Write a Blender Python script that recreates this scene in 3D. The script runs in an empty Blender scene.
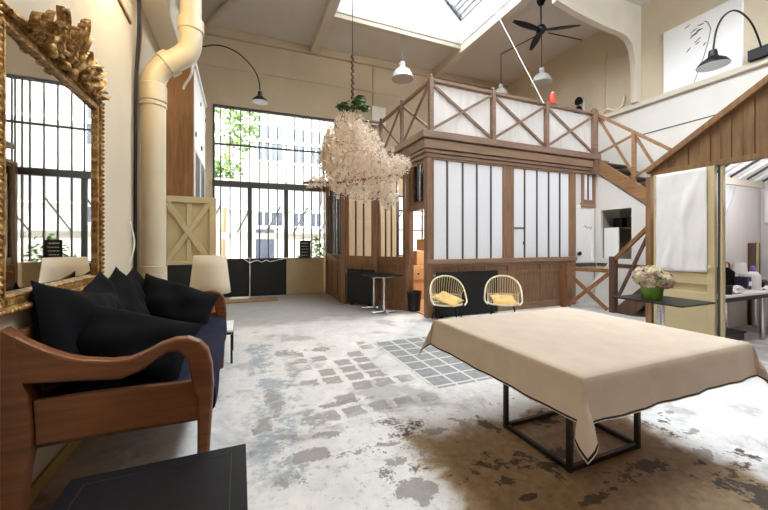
import bpy, bmesh, math, random
from mathutils import Vector, Matrix, noise
random.seed(7)
scene = bpy.context.scene
col = scene.collection
PI = math.pi
# ---------------------------------------------------------------- camera model
FPX, HY, CH = 346.0, 243.0, 1.4
S, C = 0.3843, 0.9232
def ray(px):
    k = (px - 384) / FPX
    return S + k * C, C - k * S
def onZ(px, py, z=0.0):
    t = FPX * (CH - z) / (py - HY); a, b = ray(px)
    return Vector((a * t, b * t, z))
def onY(px, py, Y):
    a, b = ray(px); t = Y / b
    return Vector((a * t, Y, CH + (HY - py) / FPX * t))
def onX(px, py, X):
    a, b = ray(px); t = X / a
    return Vector((X, b * t, CH + (HY - py) / FPX * t))
def onB(px, py):                                   # back wall plane  Y = 9.7 - .03 X
    a, b = ray(px); t = 9.7 / (b + .03 * a)
    return Vector((a * t, b * t, CH + (HY - py) / FPX * t))
def at(px, py, d):                                 # at depth d
    a, b = ray(px)
    return Vector((a * d, b * d, CH + (HY - py) / FPX * d))
def BY(x): return 9.7 - .03 * x

cam = bpy.data.cameras.new('camera'); cam.sensor_width = 36; cam.lens = 36 * FPX / 768
cam.shift_y = -12 / 768; cam.clip_start = .02
co = bpy.data.objects.new('camera', cam); col.objects.link(co)
co.location = (0, 0, CH); co.rotation_euler = (PI / 2, 0, -math.atan2(S, C))
scene.camera = co

# ---------------------------------------------------------------- mesh builder
class MB:
    def __init__(s): s.v = []; s.f = []; s.m = []
    def add(s, vs, fs, mi=0):
        o = len(s.v); s.v += [Vector(p) for p in vs]
        for f in fs: s.f.append([i + o for i in f]); s.m.append(mi)
        return s
    def box(s, x0, x1, y0, y1, z0, z1, mi=0):
        return s.add([(x, y, z) for z in (z0, z1) for y in (y0, y1) for x in (x0, x1)],
                     [(0, 2, 3, 1), (4, 5, 7, 6), (0, 1, 5, 4), (2, 6, 7, 3), (0, 4, 6, 2), (1, 3, 7, 5)], mi)
    def obox(s, c, size, rot=None, mi=0):
        c = Vector(c); vs = []
        for z in (-.5, .5):
            for y in (-.5, .5):
                for x in (-.5, .5):
                    p = Vector((x * size[0], y * size[1], z * size[2]))
                    if rot is not None: p = rot @ p
                    vs.append(c + p)
        return s.add(vs, [(0, 2, 3, 1), (4, 5, 7, 6), (0, 1, 5, 4), (2, 6, 7, 3), (0, 4, 6, 2), (1, 3, 7, 5)], mi)
    def bar(s, a, b, w, h, up=(0, 0, 1), mi=0):     # w across, h along 'up'
        a = Vector(a); b = Vector(b); d = (b - a).normalized(); up = Vector(up)
        side = d.cross(up)
        if side.length < 1e-4: side = d.cross(Vector((0, 1, 0)))
        side.normalize(); u = side.cross(d).normalized()
        vs = [p + side * sx * w / 2 + u * su * h / 2 for p in (a, b) for su in (-1, 1) for sx in (-1, 1)]
        return s.add(vs, [(0, 1, 3, 2), (4, 6, 7, 5), (0, 4, 5, 1), (2, 3, 7, 6), (0, 2, 6, 4), (1, 5, 7, 3)], mi)
    def tube(s, pts, r, n=8, closed=False, mi=0, cap=True):
        pts = [Vector(p) for p in pts]; N = len(pts); vs = []; ref = None
        for i, p in enumerate(pts):
            if closed: d = pts[(i + 1) % N] - pts[i - 1]
            else: d = pts[min(i + 1, N - 1)] - pts[max(i - 1, 0)]
            d.normalize()
            if ref is None:
                ref = d.orthogonal().normalized()
            ref = (ref - d * ref.dot(d))
            if ref.length < 1e-5: ref = d.orthogonal()
            ref.normalize(); q = d.cross(ref)
            rr = r[i] if isinstance(r, (list, tuple)) else r
            for k in range(n):
                a = 2 * PI * k / n
                vs.append(p + ref * math.cos(a) * rr + q * math.sin(a) * rr)
        fs = []
        M = N if closed else N - 1
        for i in range(M):
            j = (i + 1) % N
            for k in range(n):
                fs.append((i * n + k, i * n + (k + 1) % n, j * n + (k + 1) % n, j * n + k))
        if cap and not closed:
            fs.append(tuple(range(n))[::-1]); fs.append(tuple((N - 1) * n + k for k in range(n)))
        return s.add(vs, fs, mi)
    def lathe(s, prof, c=(0, 0, 0), n=24, mi=0, rot=None):
        c = Vector(c); vs = []
        for r, z in prof:
            for k in range(n):
                a = 2 * PI * k / n
                p = Vector((r * math.cos(a), r * math.sin(a), z))
                if rot is not None: p = rot @ p
                vs.append(c + p)
        fs = []
        for i in range(len(prof) - 1):
            for k in range(n):
                fs.append((i * n + k, i * n + (k + 1) % n, (i + 1) * n + (k + 1) % n, (i + 1) * n + k))
        fs.append(tuple(range(n))[::-1]); fs.append(tuple((len(prof) - 1) * n + k for k in range(n)))
        return s.add(vs, fs, mi)
    def prism(s, poly, off, mi=0):
        poly = [Vector(p) for p in poly]; off = Vector(off); n = len(poly)
        vs = poly + [p + off for p in poly]
        fs = [tuple(range(n))[::-1], tuple(range(n, 2 * n))]
        for i in range(n): fs.append((i, (i + 1) % n, n + (i + 1) % n, n + i))
        return s.add(vs, fs, mi)
    def grid(s, fn, nu, nv, mi=0):
        vs = [fn(i / nu, j / nv) for j in range(nv + 1) for i in range(nu + 1)]
        fs = [(j * (nu + 1) + i, j * (nu + 1) + i + 1, (j + 1) * (nu + 1) + i + 1, (j + 1) * (nu + 1) + i) for j in range(nv) for i in range(nu)]
        return s.add(vs, fs, mi)
    def build(s, name, mat, parent=None, loc=None, smooth=None, bevel=0, solid=0, sub=0):
        base = Vector(WL[parent.name]) if parent else Vector(loc or (0, 0, 0))
        me = bpy.data.meshes.new(name)
        me.from_pydata([tuple(p - base) for p in s.v], [], s.f)
        mats = mat if isinstance(mat, (list, tuple)) else [mat]
        for m in mats: me.materials.append(m)
        for p, mi in zip(me.polygons, s.m): p.material_index = min(mi, len(mats) - 1)
        b = bmesh.new(); b.from_mesh(me); bmesh.ops.recalc_face_normals(b, faces=b.faces); b.to_mesh(me); b.free()
        if smooth is not None:
            for p in me.polygons: p.use_smooth = True
            if smooth < 179: me.set_sharp_from_angle(angle=math.radians(smooth))
        o = bpy.data.objects.new(name, me); col.objects.link(o)
        if parent: o.parent = parent
        else: o.location = base
        WL[o.name] = base
        if solid:
            md = o.modifiers.new('s', 'SOLIDIFY'); md.thickness = solid; md.offset = 0
        if bevel:
            md = o.modifiers.new('b', 'BEVEL'); md.width = bevel; md.segments = 2; md.limit_method = 'ANGLE'
            md.angle_limit = math.radians(40)
        if sub:
            md = o.modifiers.new('u', 'SUBSURF'); md.levels = sub; md.render_levels = sub
        return o
WL = {}
def tag(o, label, cat, group=None):
    o['label'] = label; o['category'] = cat
    if group: o['group'] = group
    return o
def thing(name, label, cat, loc=(0, 0, 0), group=None):
    o = bpy.data.objects.new(name, None); col.objects.link(o); o.location = loc
    o.empty_display_size = .1
    WL[o.name] = Vector(loc); return tag(o, label, cat, group)
def struct(o): o['kind'] = 'structure'; return o
def copy_tree(root, loc=None, rotz=None, label=None, parent=None):
    r = root.copy(); col.objects.link(r)
    if parent: r.parent = parent
    if loc is not None: r.location = loc
    if rotz is not None: r.rotation_euler = (0, 0, rotz)
    if label: r['label'] = label
    for ch in list(root.children): copy_tree(ch, parent=r)
    return r
def arc3(a, b, c, n=20):                            # smooth curve through control points (quadratic bezier)
    a, b, c = Vector(a), Vector(b), Vector(c)
    return [a * (1 - t) ** 2 + b * 2 * t * (1 - t) + c * t * t for t in [i / n for i in range(n + 1)]]
def spline(pts, n=8):                               # catmull-rom
    P = [Vector(p) for p in pts]; P = [P[0] * 2 - P[1]] + P + [P[-1] * 2 - P[-2]]; out = []
    for i in range(1, len(P) - 2):
        for k in range(n):
            t = k / n
            out.append(.5 * ((2 * P[i]) + (P[i + 1] - P[i - 1]) * t + (2 * P[i - 1] - 5 * P[i] + 4 * P[i + 1] - P[i + 2]) * t * t + (3 * P[i] - P[i - 1] - 3 * P[i + 1] + P[i + 2]) * t ** 3))
    out.append(P[-2]); return out

# ---------------------------------------------------------------- materials
def lin(c): 
    return tuple(((x / 255) / 12.92 if x / 255 <= .04045 else ((x / 255 + .055) / 1.055) ** 2.4) for x in c) + (1,)
class NT:
    def __init__(s, name):
        s.mat = bpy.data.materials.new(name); s.mat.use_nodes = True; s.t = s.mat.node_tree
        s.b = s.t.nodes['Principled BSDF']; s.out = s.t.nodes['Material Output']
    def n(s, typ, **kw):
        x = s.t.nodes.new(typ)
        for k, v in kw.items():
            if k[0] == '_': x.inputs[k[1:].replace('_', ' ')].default_value = v
            else: setattr(x, k, v)
        return x
    def l(s, a, b): s.t.links.new(a, b)
    def coord(s, scale=(1, 1, 1)):
        tc = s.n('ShaderNodeTexCoord'); mp = s.n('ShaderNodeMapping'); mp.inputs['Scale'].default_value = scale
        s.l(tc.outputs['Object'], mp.inputs['Vector']); return mp.outputs[0]
    def noise(s, vec, scale, detail=4, rough=.55, dist=0):
        x = s.n('ShaderNodeTexNoise', _Scale=scale, _Detail=detail, _Roughness=rough, _Distortion=dist)
        s.l(vec, x.inputs['Vector']); return x.outputs['Fac']
    def ramp(s, fac, stops):
        r = s.n('ShaderNodeValToRGB'); e = r.color_ramp.elements
        while len(e) < len(stops): e.new(.5)
        for q, (p, c) in zip(e, stops): q.position = p; q.color = c if len(c) == 4 else tuple(c) + (1,)
        s.l(fac, r.inputs[0]); return r.outputs[0]
    def step(s, fac, a, b): return s.ramp(fac, [(a, (0, 0, 0, 1)), (b, (1, 1, 1, 1))])
    def math(s, op, a, b=None, clamp=False):
        x = s.n('ShaderNodeMath', operation=op); x.use_clamp = clamp
        for i, v in enumerate((a, b)):
            if v is None: continue
            if isinstance(v, (int, float)): x.inputs[i].default_value = v
            else: s.l(v, x.inputs[i])
        return x.outputs[0]
    def mix(s, fac, a, b):
        x = s.n('ShaderNodeMix', data_type='RGBA')
        for i, v in ((0, fac), (6, a), (7, b)):
            if isinstance(v, (int, float)): x.inputs[i].default_value = v
            elif isinstance(v, tuple): x.inputs[i].default_value = v
            else: s.l(v, x.inputs[i])
        return x.outputs[2]
    def bump(s, fac, strength=.3, dist=.01):
        x = s.n('ShaderNodeBump', _Strength=strength, _Distance=dist); s.l(fac, x.inputs['Height'])
        s.l(x.outputs[0], s.b.inputs['Normal'])
def paint(name, c, rough=.6, var=.08, scale=3, bump=.05, metal=0, spec=.5, fine=60):
    m = NT(name); v = m.coord(); a = lin(c); f = m.noise(v, scale, 5)
    d = tuple(x * (1 - var * 2) for x in a[:3]) + (1,); u = tuple(min(1, x * (1 + var)) for x in a[:3]) + (1,)
    m.l(m.ramp(f, [(.3, d), (.7, u)]), m.b.inputs['Base Color'])
    m.b.inputs['Roughness'].default_value = rough; m.b.inputs['Metallic'].default_value = metal
    m.b.inputs['Specular IOR Level'].default_value = spec
    if bump: m.bump(m.noise(v, fine, 3), bump, .01)
    return m.mat
def wood(name, c1, c2, axis='z', rough=.5, sc=1.0, spec=.4):
    m = NT(name); s = {'x': (1.2, 18, 18), 'y': (18, 1.2, 18), 'z': (18, 18, 1.2)}[axis]
    v = m.coord(tuple(k * sc for k in s)); f = m.noise(v, 1.6, 6, .6, .6)
    v2 = m.coord(); g = m.noise(v2, 1.3, 3)
    base = m.ramp(f, [(.3, lin(c1)), (.68, lin(c2))])
    dk = tuple(x * .72 for x in lin(c1)[:3]) + (1,)
    m.l(m.mix(m.math('MULTIPLY', m.step(g, .45, .75), .45), base, dk), m.b.inputs['Base Color'])
    m.b.inputs['Roughness'].default_value = rough; m.b.inputs['Specular IOR Level'].default_value = spec
    m.bump(f, .12, .004)
    return m.mat
def fabric(name, c, rough=.95, var=.1, weave=350, sheen=.2, bump=.2):
    m = NT(name); v = m.coord(); a = lin(c); f = m.noise(v, 6, 5)
    d = tuple(x * (1 - var * 2) for x in a[:3]) + (1,); u = tuple(min(1, x * (1 + var)) for x in a[:3]) + (1,)
    m.l(m.ramp(f, [(.3, d), (.7, u)]), m.b.inputs['Base Color'])
    m.b.inputs['Roughness'].default_value = rough; m.b.inputs['Specular IOR Level'].default_value = .15
    m.b.inputs['Sheen Weight'].default_value = sheen
    m.bump(m.noise(v, weave, 2), bump, .003)
    return m.mat
def glass(name, tint=(.95, .97, .97), gloss=.12):
    m = NT(name); t = m.n('ShaderNodeBsdfTransparent'); t.inputs[0].default_value = tint + (1,)
    g = m.n('ShaderNodeBsdfGlossy'); g.inputs['Roughness'].default_value = .03
    fr = m.n('ShaderNodeFresnel'); fr.inputs[0].default_value = 1.45
    mx = m.n('ShaderNodeMixShader'); m.l(fr.outputs[0], mx.inputs[0]); m.l(t.outputs[0], mx.inputs[1]); m.l(g.outputs[0], mx.inputs[2])
    m.l(mx.outputs[0], m.out.inputs['Surface']); return m.mat
def translucent(name, c, k=.5):
    m = NT(name); t = m.n('ShaderNodeBsdfTranslucent'); t.inputs[0].default_value = lin(c)
    m.b.inputs['Base Color'].default_value = lin(c); m.b.inputs['Roughness'].default_value = .8
    mx = m.n('ShaderNodeMixShader'); mx.inputs[0].default_value = k
    m.l(m.b.outputs[0], mx.inputs[1]); m.l(t.outputs[0], mx.inputs[2]); m.l(mx.outputs[0], m.out.inputs['Surface']); return m.mat
M = {}
M['wall'] = paint('wall_paint', (203, 190, 168), .75, .04, 1.2)
M['wallback'] = paint('back_wall_paint', (199, 182, 156), .75, .05, 1.0)
M['wallwhite'] = paint('white_wall_paint', (216, 211, 207), .7, .03, 1.5)
M['ceil'] = paint('ceiling_paint', (214, 209, 204), .8, .04, .8)
M['beam'] = paint('beam_paint', (204, 195, 180), .7, .03, 2)
M['white'] = paint('white_paint', (236, 234, 232), .5, .02, 2)
M['cream'] = paint('cream_paint', (198, 181, 142), .5, .05, 3)
M['pipe'] = paint('pipe_paint', (204, 192, 168), .4, .05, 3)
M['cab'] = wood('cabin_wood', (122, 90, 68), (158, 124, 98))
M['cabx'] = wood('cabin_wood_horizontal', (126, 97, 78), (164, 132, 108), 'x')
M['caby'] = wood('cabin_wood_depth', (130, 102, 80), (168, 138, 110), 'y')
M['cabd'] = wood('cabin_wood_warm', (120, 86, 58), (158, 118, 82))
M['rail'] = wood('balustrade_wood', (114, 88, 74), (150, 121, 104), 'x')
M['stair'] = wood('stair_wood', (122, 86, 58), (164, 122, 86), 'y')
M['stairdk'] = wood('dark_stair_wood', (72, 50, 40), (104, 76, 62))
M['gate'] = wood('gate_wood', (116, 74, 44), (152, 104, 66))
M['gable'] = wood('gable_boards', (108, 80, 54), (142, 110, 76))
M['cup'] = wood('cupboard_wood', (118, 80, 46), (152, 108, 66))
M['sofa'] = wood('sofa_wood', (100, 58, 32), (138, 84, 48), 'x', .38, 1, .5)
M['navy'] = fabric('navy_fabric', (30, 32, 54), .9, .12, sheen=0)
M['black'] = fabric('black_fabric', (13, 13, 17), .95, .12, sheen=0)
M['blk'] = paint('black_paint', (14, 14, 16), .55, .1, 4)
M['blktop'] = paint('black_lacquer', (12, 13, 23), .4, .1, 4, .03, 0, .22)
M['blkm'] = paint('black_metal', (12, 12, 17), .4, .08, 4, .02, 0, .3)
M['bars'] = paint('dark_glazing_bars', (74, 70, 68), .5, .08, 4, .02)
M['frame'] = paint('steel_frame', (66, 62, 60), .45, .12, 8, .05, .6)
M['chrome'] = paint('chrome', (210, 210, 214), .2, .02, 2, 0, 1)
M['gold'] = NT('gilt')
def _gold():
    m = M['gold']; v = m.coord(); f = m.noise(v, 28, 6, .7)
    m.l(m.ramp(f, [(.3, lin((58, 36, 18))), (.5, lin((160, 118, 64))), (.66, lin((228, 192, 128)))]), m.b.inputs['Base Color'])
    m.b.inputs['Metallic'].default_value = .55; m.b.inputs['Roughness'].default_value = .42
    m.bump(m.noise(v, 120, 3), .5, .006); M['gold'] = m.mat
_gold()
M['mirror'] = paint('mirror_silver', (238, 238, 236), .012, 0, 1, 0, 1)
M['glass'] = glass('window_glass')
M['linen'] = fabric('linen_cloth', (206, 191, 175), .95, .04, 420, .0, .25)
M['hem'] = fabric('dark_hem', (34, 30, 30), .95, .05)
M['piping'] = fabric('pale_piping', (214, 204, 188), .9, .03)
M['sheet'] = fabric('white_sheet', (234, 232, 234), .95, .02, 300, .1, .15)
M['tulle'] = translucent('white_fabric_panel', (244, 242, 242), .45)
M['poly'] = translucent('frosted_roof_sheet', (226, 226, 226), .35)
M['enamel'] = paint('pale_enamel', (186, 186, 184), .25, .02, 2, 0)
M['wick'] = paint('pale_rattan', (230, 217, 190), .55, .08, 30)
M['yellow'] = fabric('yellow_fabric', (222, 188, 122), .9, .08)
M['green'] = paint('green_pot', (98, 142, 42), .35, .08, 6)
M['leaf'] = paint('leaf_green', (66, 104, 46), .5, .3, 14, 0)
M['leafout'] = paint('garden_leaf', (92, 118, 58), .6, .3, 3, 0)
M['shade'] = translucent('lamp_shade_cloth', (242, 234, 218), .5)
M['copper'] = paint('copper_base', (190, 120, 80), .3, .1, 6, 0, .8)
M['mat'] = fabric('coir_mat', (160, 124, 84), 1, .15, 200)
M['facade'] = paint('facade_stone', (176, 170, 160), .9, .04, 1)
M['pane_out'] = paint('facade_window_glass', (72, 76, 86), .2, .1, 2, 0)
M['slate'] = paint('slate_roof', (96, 96, 104), .8, .15, 4)
M['ground'] = paint('courtyard_paving', (150, 146, 140), .9, .08, 2)
M['paper'] = paint('paper_white', (238, 236, 232), .8, .02, 3, 0)
M['picture'] = paint('picture_white', (238, 238, 240), .35, .01, 1, 0)
M['ink'] = paint('ink_grey', (70, 68, 66), .7, .1, 6, 0)
M['red'] = paint('red_plastic', (206, 72, 40), .5, .05, 4, 0)
M['violet'] = paint('violet_plastic', (120, 110, 190), .3, .05, 4, 0)
M['inkblue'] = paint('dark_blue_box', (44, 44, 76), .5, .05, 4, 0)
M['pine'] = wood('dresser_wood', (186, 144, 98), (212, 174, 128))
M['greyroof'] = paint('grey_linen_blind', (150, 140, 122), .9, .05, 3)
def _ribbed():
    m = NT('white_ribbed_sheet'); v = m.coord(); w = m.n('ShaderNodeTexWave', wave_type='BANDS', bands_direction='X', _Scale=9.0)
    m.l(v, w.inputs['Vector']); m.b.inputs['Base Color'].default_value = lin((236, 237, 242)); m.b.inputs['Roughness'].default_value = .55
    m.bump(w.outputs['Fac'], .35, .01); return m.mat
M['ribbed'] = _ribbed()
def _dried():
    m = NT('dried_blossom'); oi = m.n('ShaderNodeTexCoord'); f = m.noise(oi.outputs['Object'], 9, 4, .6)
    m.l(m.ramp(f, [(.3, lin((190, 166, 142))), (.42, lin((240, 232, 222))), (.7, lin((250, 248, 246)))]), m.b.inputs['Base Color'])
    m.b.inputs['Roughness'].default_value = .9
    t = m.n('ShaderNodeBsdfTranslucent'); t.inputs[0].default_value = lin((242, 226, 206))
    mx = m.n('ShaderNodeMixShader'); mx.inputs[0].default_value = .45
    m.l(m.b.outputs[0], mx.inputs[1]); m.l(t.outputs[0], mx.inputs[2]); m.l(mx.outputs[0], m.out.inputs['Surface']); return m.mat
M['dried'] = _dried()
def _hyd():
    m = NT('hydrangea_petals'); oi = m.n('ShaderNodeTexCoord'); f = m.noise(oi.outputs['Object'], 16, 3, .6)
    m.l(m.ramp(f, [(.3, lin((120, 92, 96))), (.45, lin((196, 160, 160))), (.55, lin((206, 204, 150))), (.7, lin((226, 214, 200)))]), m.b.inputs['Base Color'])
    m.b.inputs['Roughness'].default_value = .8; return m.mat
M['hyd'] = _hyd()
def _floor():
    m = NT('worn_painted_floor'); tc = m.n('ShaderNodeTexCoord'); P = tc.outputs['Object']
    sx = m.n('ShaderNodeSeparateXYZ'); m.l(P, sx.inputs[0]); X, Y = sx.outputs[0], sx.outputs[1]
    nb = m.noise(P, 1.1, 7, .62, .4); nm = m.noise(P, 3.2, 8, .65, .3); nf = m.noise(P, 16, 6, .7); nc = m.noise(P, 42, 4, .7)
    wob = m.math('MULTIPLY', m.math('SUBTRACT', nm, .5), .9)
    wob2 = m.math('MULTIPLY', m.math('SUBTRACT', nb, .5), 1.2)
    def box(x0, x1, y0, y1, soft=.25, wb=None):
        wb = wb if wb is not None else wob
        def edge(v, a, sgn):
            e = m.math('MULTIPLY', m.math('SUBTRACT', v, a), sgn)
            return m.math('DIVIDE', m.math('ADD', e, wb), soft, True)
        r = m.math('MULTIPLY', edge(X, x0, 1), edge(X, x1, -1))
        return m.math('MULTIPLY', r, m.math('MULTIPLY', edge(Y, y0, 1), edge(Y, y1, -1)))
    zero = m.math('MULTIPLY', nm, 0.0)
    white = m.mix(m.step(nm, .35, .65), lin((206, 204, 204)), lin((230, 228, 228)))
    white = m.mix(m.math('MULTIPLY', m.step(nf, .52, .66), .35), white, lin((176, 172, 170)))
    grey = m.mix(m.step(nf, .35, .65), lin((128, 124, 122)), lin((160, 156, 154)))
    base = m.mix(m.math('MULTIPLY', m.step(nb, .54, .60), .55), white, grey)
    # far zone: smooth grey screed
    far = m.step(m.math('ADD', m.math('DIVIDE', Y, 10.0), m.math('MULTIPLY', wob2, .12)), .60, .64)
    fargrey = m.mix(m.step(nm, .3, .7), lin((156, 152, 150)), lin((178, 174, 170)))
    base = m.mix(m.math('MULTIPLY', far, .9), base, fargrey)
    # blue-grey washed strip on the left
    strip = box(.02, .5, 2.0, 5.2, .2)
    base = m.mix(m.math('MULTIPLY', m.math('MULTIPLY', strip, m.step(m.math('ADD', m.math('MULTIPLY', nf, .5), m.math('MULTIPLY', nm, .6)), .5, .58)), .85), base, lin((142, 152, 162)))
    strip2 = box(.42, .62, 2.0, 4.6, .12)
    base = m.mix(m.math('MULTIPLY', m.math('MULTIPLY', strip2, m.step(nf, .35, .5)), .8), base, lin((138, 138, 132)))
    # old tile grid
    def gridmask(size, line):
        ax = m.math('ABSOLUTE', m.math('SUBTRACT', m.math('FRACT', m.math('DIVIDE', m.math('ADD', X, 10), size)), .5))
        ay = m.math('ABSOLUTE', m.math('SUBTRACT', m.math('FRACT', m.math('DIVIDE', m.math('ADD', Y, 10), size)), .5))
        return m.step(m.math('MAXIMUM', ax, ay), .5 - line, .5 - line + .02)   # 1 on joints
    gm = gridmask(.235, .07)
    tile = m.mix(m.step(nf, .35, .65), lin((134, 136, 140)), lin((160, 161, 163)))
    clean = m.mix(gm, tile, lin((214, 212, 212)))
    z1 = box(1.72, 5.0, 2.86, 4.55, .02, zero)
    base = m.mix(z1, base, clean)
    # worn tiles showing through the paint
    z2 = box(.55, 1.74, 2.5, 4.7, .3)
    patch = m.math('MULTIPLY', m.math('MULTIPLY', z2, m.step(m.math('ADD', nb, m.math('MULTIPLY', nm, .5)), .70, .75)), m.math('SUBTRACT', 1, m.math('MULTIPLY', gm, m.step(nb, .3, .5))))
    # scattered single tiles with ragged edges
    wv = m.n('ShaderNodeVectorMath', operation='ADD'); nv = m.n('ShaderNodeTexNoise', _Scale=9.0, _Detail=4.0); m.l(P, nv.inputs['Vector'])
    sc = m.n('ShaderNodeVectorMath', operation='SCALE'); m.l(nv.outputs['Color'], sc.inputs[0]); sc.inputs['Scale'].default_value = .10; m.l(P, wv.inputs[0]); m.l(sc.outputs[0], wv.inputs[1])
    s2 = m.n('ShaderNodeSeparateXYZ'); m.l(wv.outputs[0], s2.inputs[0])
    def cell(o): return m.math('DIVIDE', m.math('ADD', o, 10), .235)
    cxn, cyn = cell(s2.outputs[0]), cell(s2.outputs[1])
    cb = m.n('ShaderNodeCombineXYZ'); m.l(m.math('FLOOR', cxn), cb.inputs[0]); m.l(m.math('FLOOR', cyn), cb.inputs[1])
    wn = m.n('ShaderNodeTexWhiteNoise', noise_dimensions='2D'); m.l(cb.outputs[0], wn.inputs['Vector'])
    ed = m.math('MAXIMUM', m.math('ABSOLUTE', m.math('SUBTRACT', m.math('FRACT', cxn), .5)), m.math('ABSOLUTE', m.math('SUBTRACT', m.math('FRACT', cyn), .5)))
    tm = m.math('MULTIPLY', m.math('SUBTRACT', 1, m.step(ed, .36, .40)), m.step(m.math('ADD', wn.outputs[0], m.math('MULTIPLY', nm, .5)), .62, .66))
    tm = m.math('MULTIPLY', tm, m.step(nf, .36, .42))
    z2b = box(.50, 1.74, 2.5, 4.7, .2)
    base = m.mix(m.math('MULTIPLY', m.math('MULTIPLY', tm, z2b), .85), base, m.mix(nf, lin((128, 122, 118)), lin((162, 157, 153))))
    # scuffed dark patches
    z3 = box(.1, 1.7, .8, 2.9, .5)
    dk = m.math('MULTIPLY', z3, m.step(m.math('ADD', m.math('ADD', m.math('MULTIPLY', nb, .6), m.math('MULTIPLY', nm, .45)), m.math('MULTIPLY', nc, .3)), .72, .75))
    base = m.mix(m.math('MULTIPLY', dk, .9), base, m.mix(nf, lin((84, 78, 76)), lin((134, 128, 126))))
    spk = m.math('MULTIPLY', box(-.2, 3.6, .3, 3.4, .6), m.step(m.math('ADD', m.math('MULTIPLY', nc, .6), m.math('MULTIPLY', nf, .5)), .62, .68))
    base = m.mix(m.math('MULTIPLY', spk, .6), base, lin((150, 146, 144)))
    for bx, rx, ry in [((415, 488), 0.13, 0.11), ((395, 462), 0.08, 0.05), ((447, 447), 0.2, 0.06), ((470, 425), 0.16, 0.12), ((430, 432), 0.1, 0.05), ((372, 447), 0.22, 0.05), ((305, 458), 0.13, 0.07), ((262, 425), 0.07, 0.16), ((266, 450), 0.1, 0.08), ((300, 352), 0.3, 0.12), ((275, 400), 0.08, 0.3), ((350, 402), 0.25, 0.05), ((648, 446), 0.12, 0.04), ((688, 432), 0.1, 0.035), ((700, 455), 0.16, 0.05), ((668, 412), 0.05, 0.03), ((590, 400), 0.07, 0.03), ((400, 400), 0.09, 0.05), ((335, 432), 0.12, 0.06), ((285, 480), 0.12, 0.08)]:
        c = onZ(bx[0], bx[1], 0); dxn = m.math('DIVIDE', m.math('SUBTRACT', X, c.x), rx); dyn = m.math('DIVIDE', m.math('SUBTRACT', Y, c.y), ry)
        dd = m.math('ADD', m.math('ADD', m.math('MULTIPLY', dxn, dxn), m.math('MULTIPLY', dyn, dyn)), m.math('MULTIPLY', m.math('SUBTRACT', m.math('ADD', m.math('MULTIPLY', nm, .65), m.math('MULTIPLY', nf, .35)), .47), 16))
        bl = m.math('SUBTRACT', 1, m.step(m.math('MULTIPLY', dd, .5), .46, .54)); base = m.mix(m.math('MULTIPLY', bl, .85), base, m.mix(nf, lin((104, 98, 96)), lin((168, 162, 160))))
    # bare earth-coloured screed under and in front of the big table
    z4 = box(1.05, 2.9, .7, 2.25, .12)
    earth = m.mix(m.step(nf, .3, .7), lin((136, 113, 86)), lin((178, 153, 122)))
    base = m.mix(z4, base, earth)
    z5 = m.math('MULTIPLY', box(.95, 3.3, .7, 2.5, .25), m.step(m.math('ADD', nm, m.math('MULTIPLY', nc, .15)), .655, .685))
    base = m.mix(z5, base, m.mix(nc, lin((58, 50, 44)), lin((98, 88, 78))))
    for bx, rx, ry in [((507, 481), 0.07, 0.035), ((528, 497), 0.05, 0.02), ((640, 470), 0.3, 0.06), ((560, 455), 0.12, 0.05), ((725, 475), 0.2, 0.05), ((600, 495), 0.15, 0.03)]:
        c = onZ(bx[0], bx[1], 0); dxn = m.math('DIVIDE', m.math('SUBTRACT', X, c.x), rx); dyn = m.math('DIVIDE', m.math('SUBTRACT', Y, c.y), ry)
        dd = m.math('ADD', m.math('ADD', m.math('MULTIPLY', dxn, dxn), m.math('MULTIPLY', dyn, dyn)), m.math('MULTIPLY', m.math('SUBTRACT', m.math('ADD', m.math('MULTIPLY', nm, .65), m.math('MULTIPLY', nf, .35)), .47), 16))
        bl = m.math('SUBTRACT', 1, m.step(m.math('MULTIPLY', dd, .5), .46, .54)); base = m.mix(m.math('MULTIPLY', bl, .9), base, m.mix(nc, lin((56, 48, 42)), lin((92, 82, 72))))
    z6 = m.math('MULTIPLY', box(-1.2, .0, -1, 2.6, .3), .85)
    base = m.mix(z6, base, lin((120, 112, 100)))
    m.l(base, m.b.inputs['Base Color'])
    m.l(m.ramp(nm, [(.3, (.5, .5, .5, 1)), (.7, (.72, .72, .72, 1))]), m.b.inputs['Roughness'])
    m.b.inputs['Specular IOR Level'].default_value = .35
    m.bump(m.math('ADD', m.math('MULTIPLY', nf, .6), m.math('MULTIPLY', nc, .5)), .35, .012)
    return m.mat
M['floor'] = _floor()
WORLD, EXPO = 4.0, 2.0
# ================================================================ ROOM SHELL
XL, XR, YF, ZC = -1.05, 8.5, -1.5, 6.82
SK = (2.05, 5.55, -1.3, 7.9)                                   # skylight opening, its unseen near end lengthened to add overhead light
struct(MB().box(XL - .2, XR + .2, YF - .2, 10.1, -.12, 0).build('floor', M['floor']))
struct(MB().box(XL - .2, XL, YF - .2, 10.1, 0, ZC + .2).build('wall_left', M['wall']))
struct(MB().box(XR, XR + .2, YF - .2, 10.1, 0, ZC + .2).build('wall_right', M['wall']))
b = MB(); CW = (4.2, 8.3, 4.8, 6.6)
for a in ((XL, CW[0], 0, ZC + .2), (CW[1], XR, 0, ZC + .2), (CW[0], CW[1], 0, CW[2]), (CW[0], CW[1], CW[3], ZC + .2)): b.box(a[0], a[1], YF - .2, YF, a[2], a[3])
struct(b.build('wall_front', M['cabd']))
b = MB()
for i in range(9): x = CW[0] + .02 + (CW[1] - CW[0] - .04) * i / 8; b.box(x - .02, x + .02, YF - .12, YF - .08, CW[2], CW[3])
for z in (CW[2] + .02, (CW[2] + CW[3]) / 2, CW[3] - .02): b.box(CW[0], CW[1], YF - .13, YF - .07, z - .02, z + .02)
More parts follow.
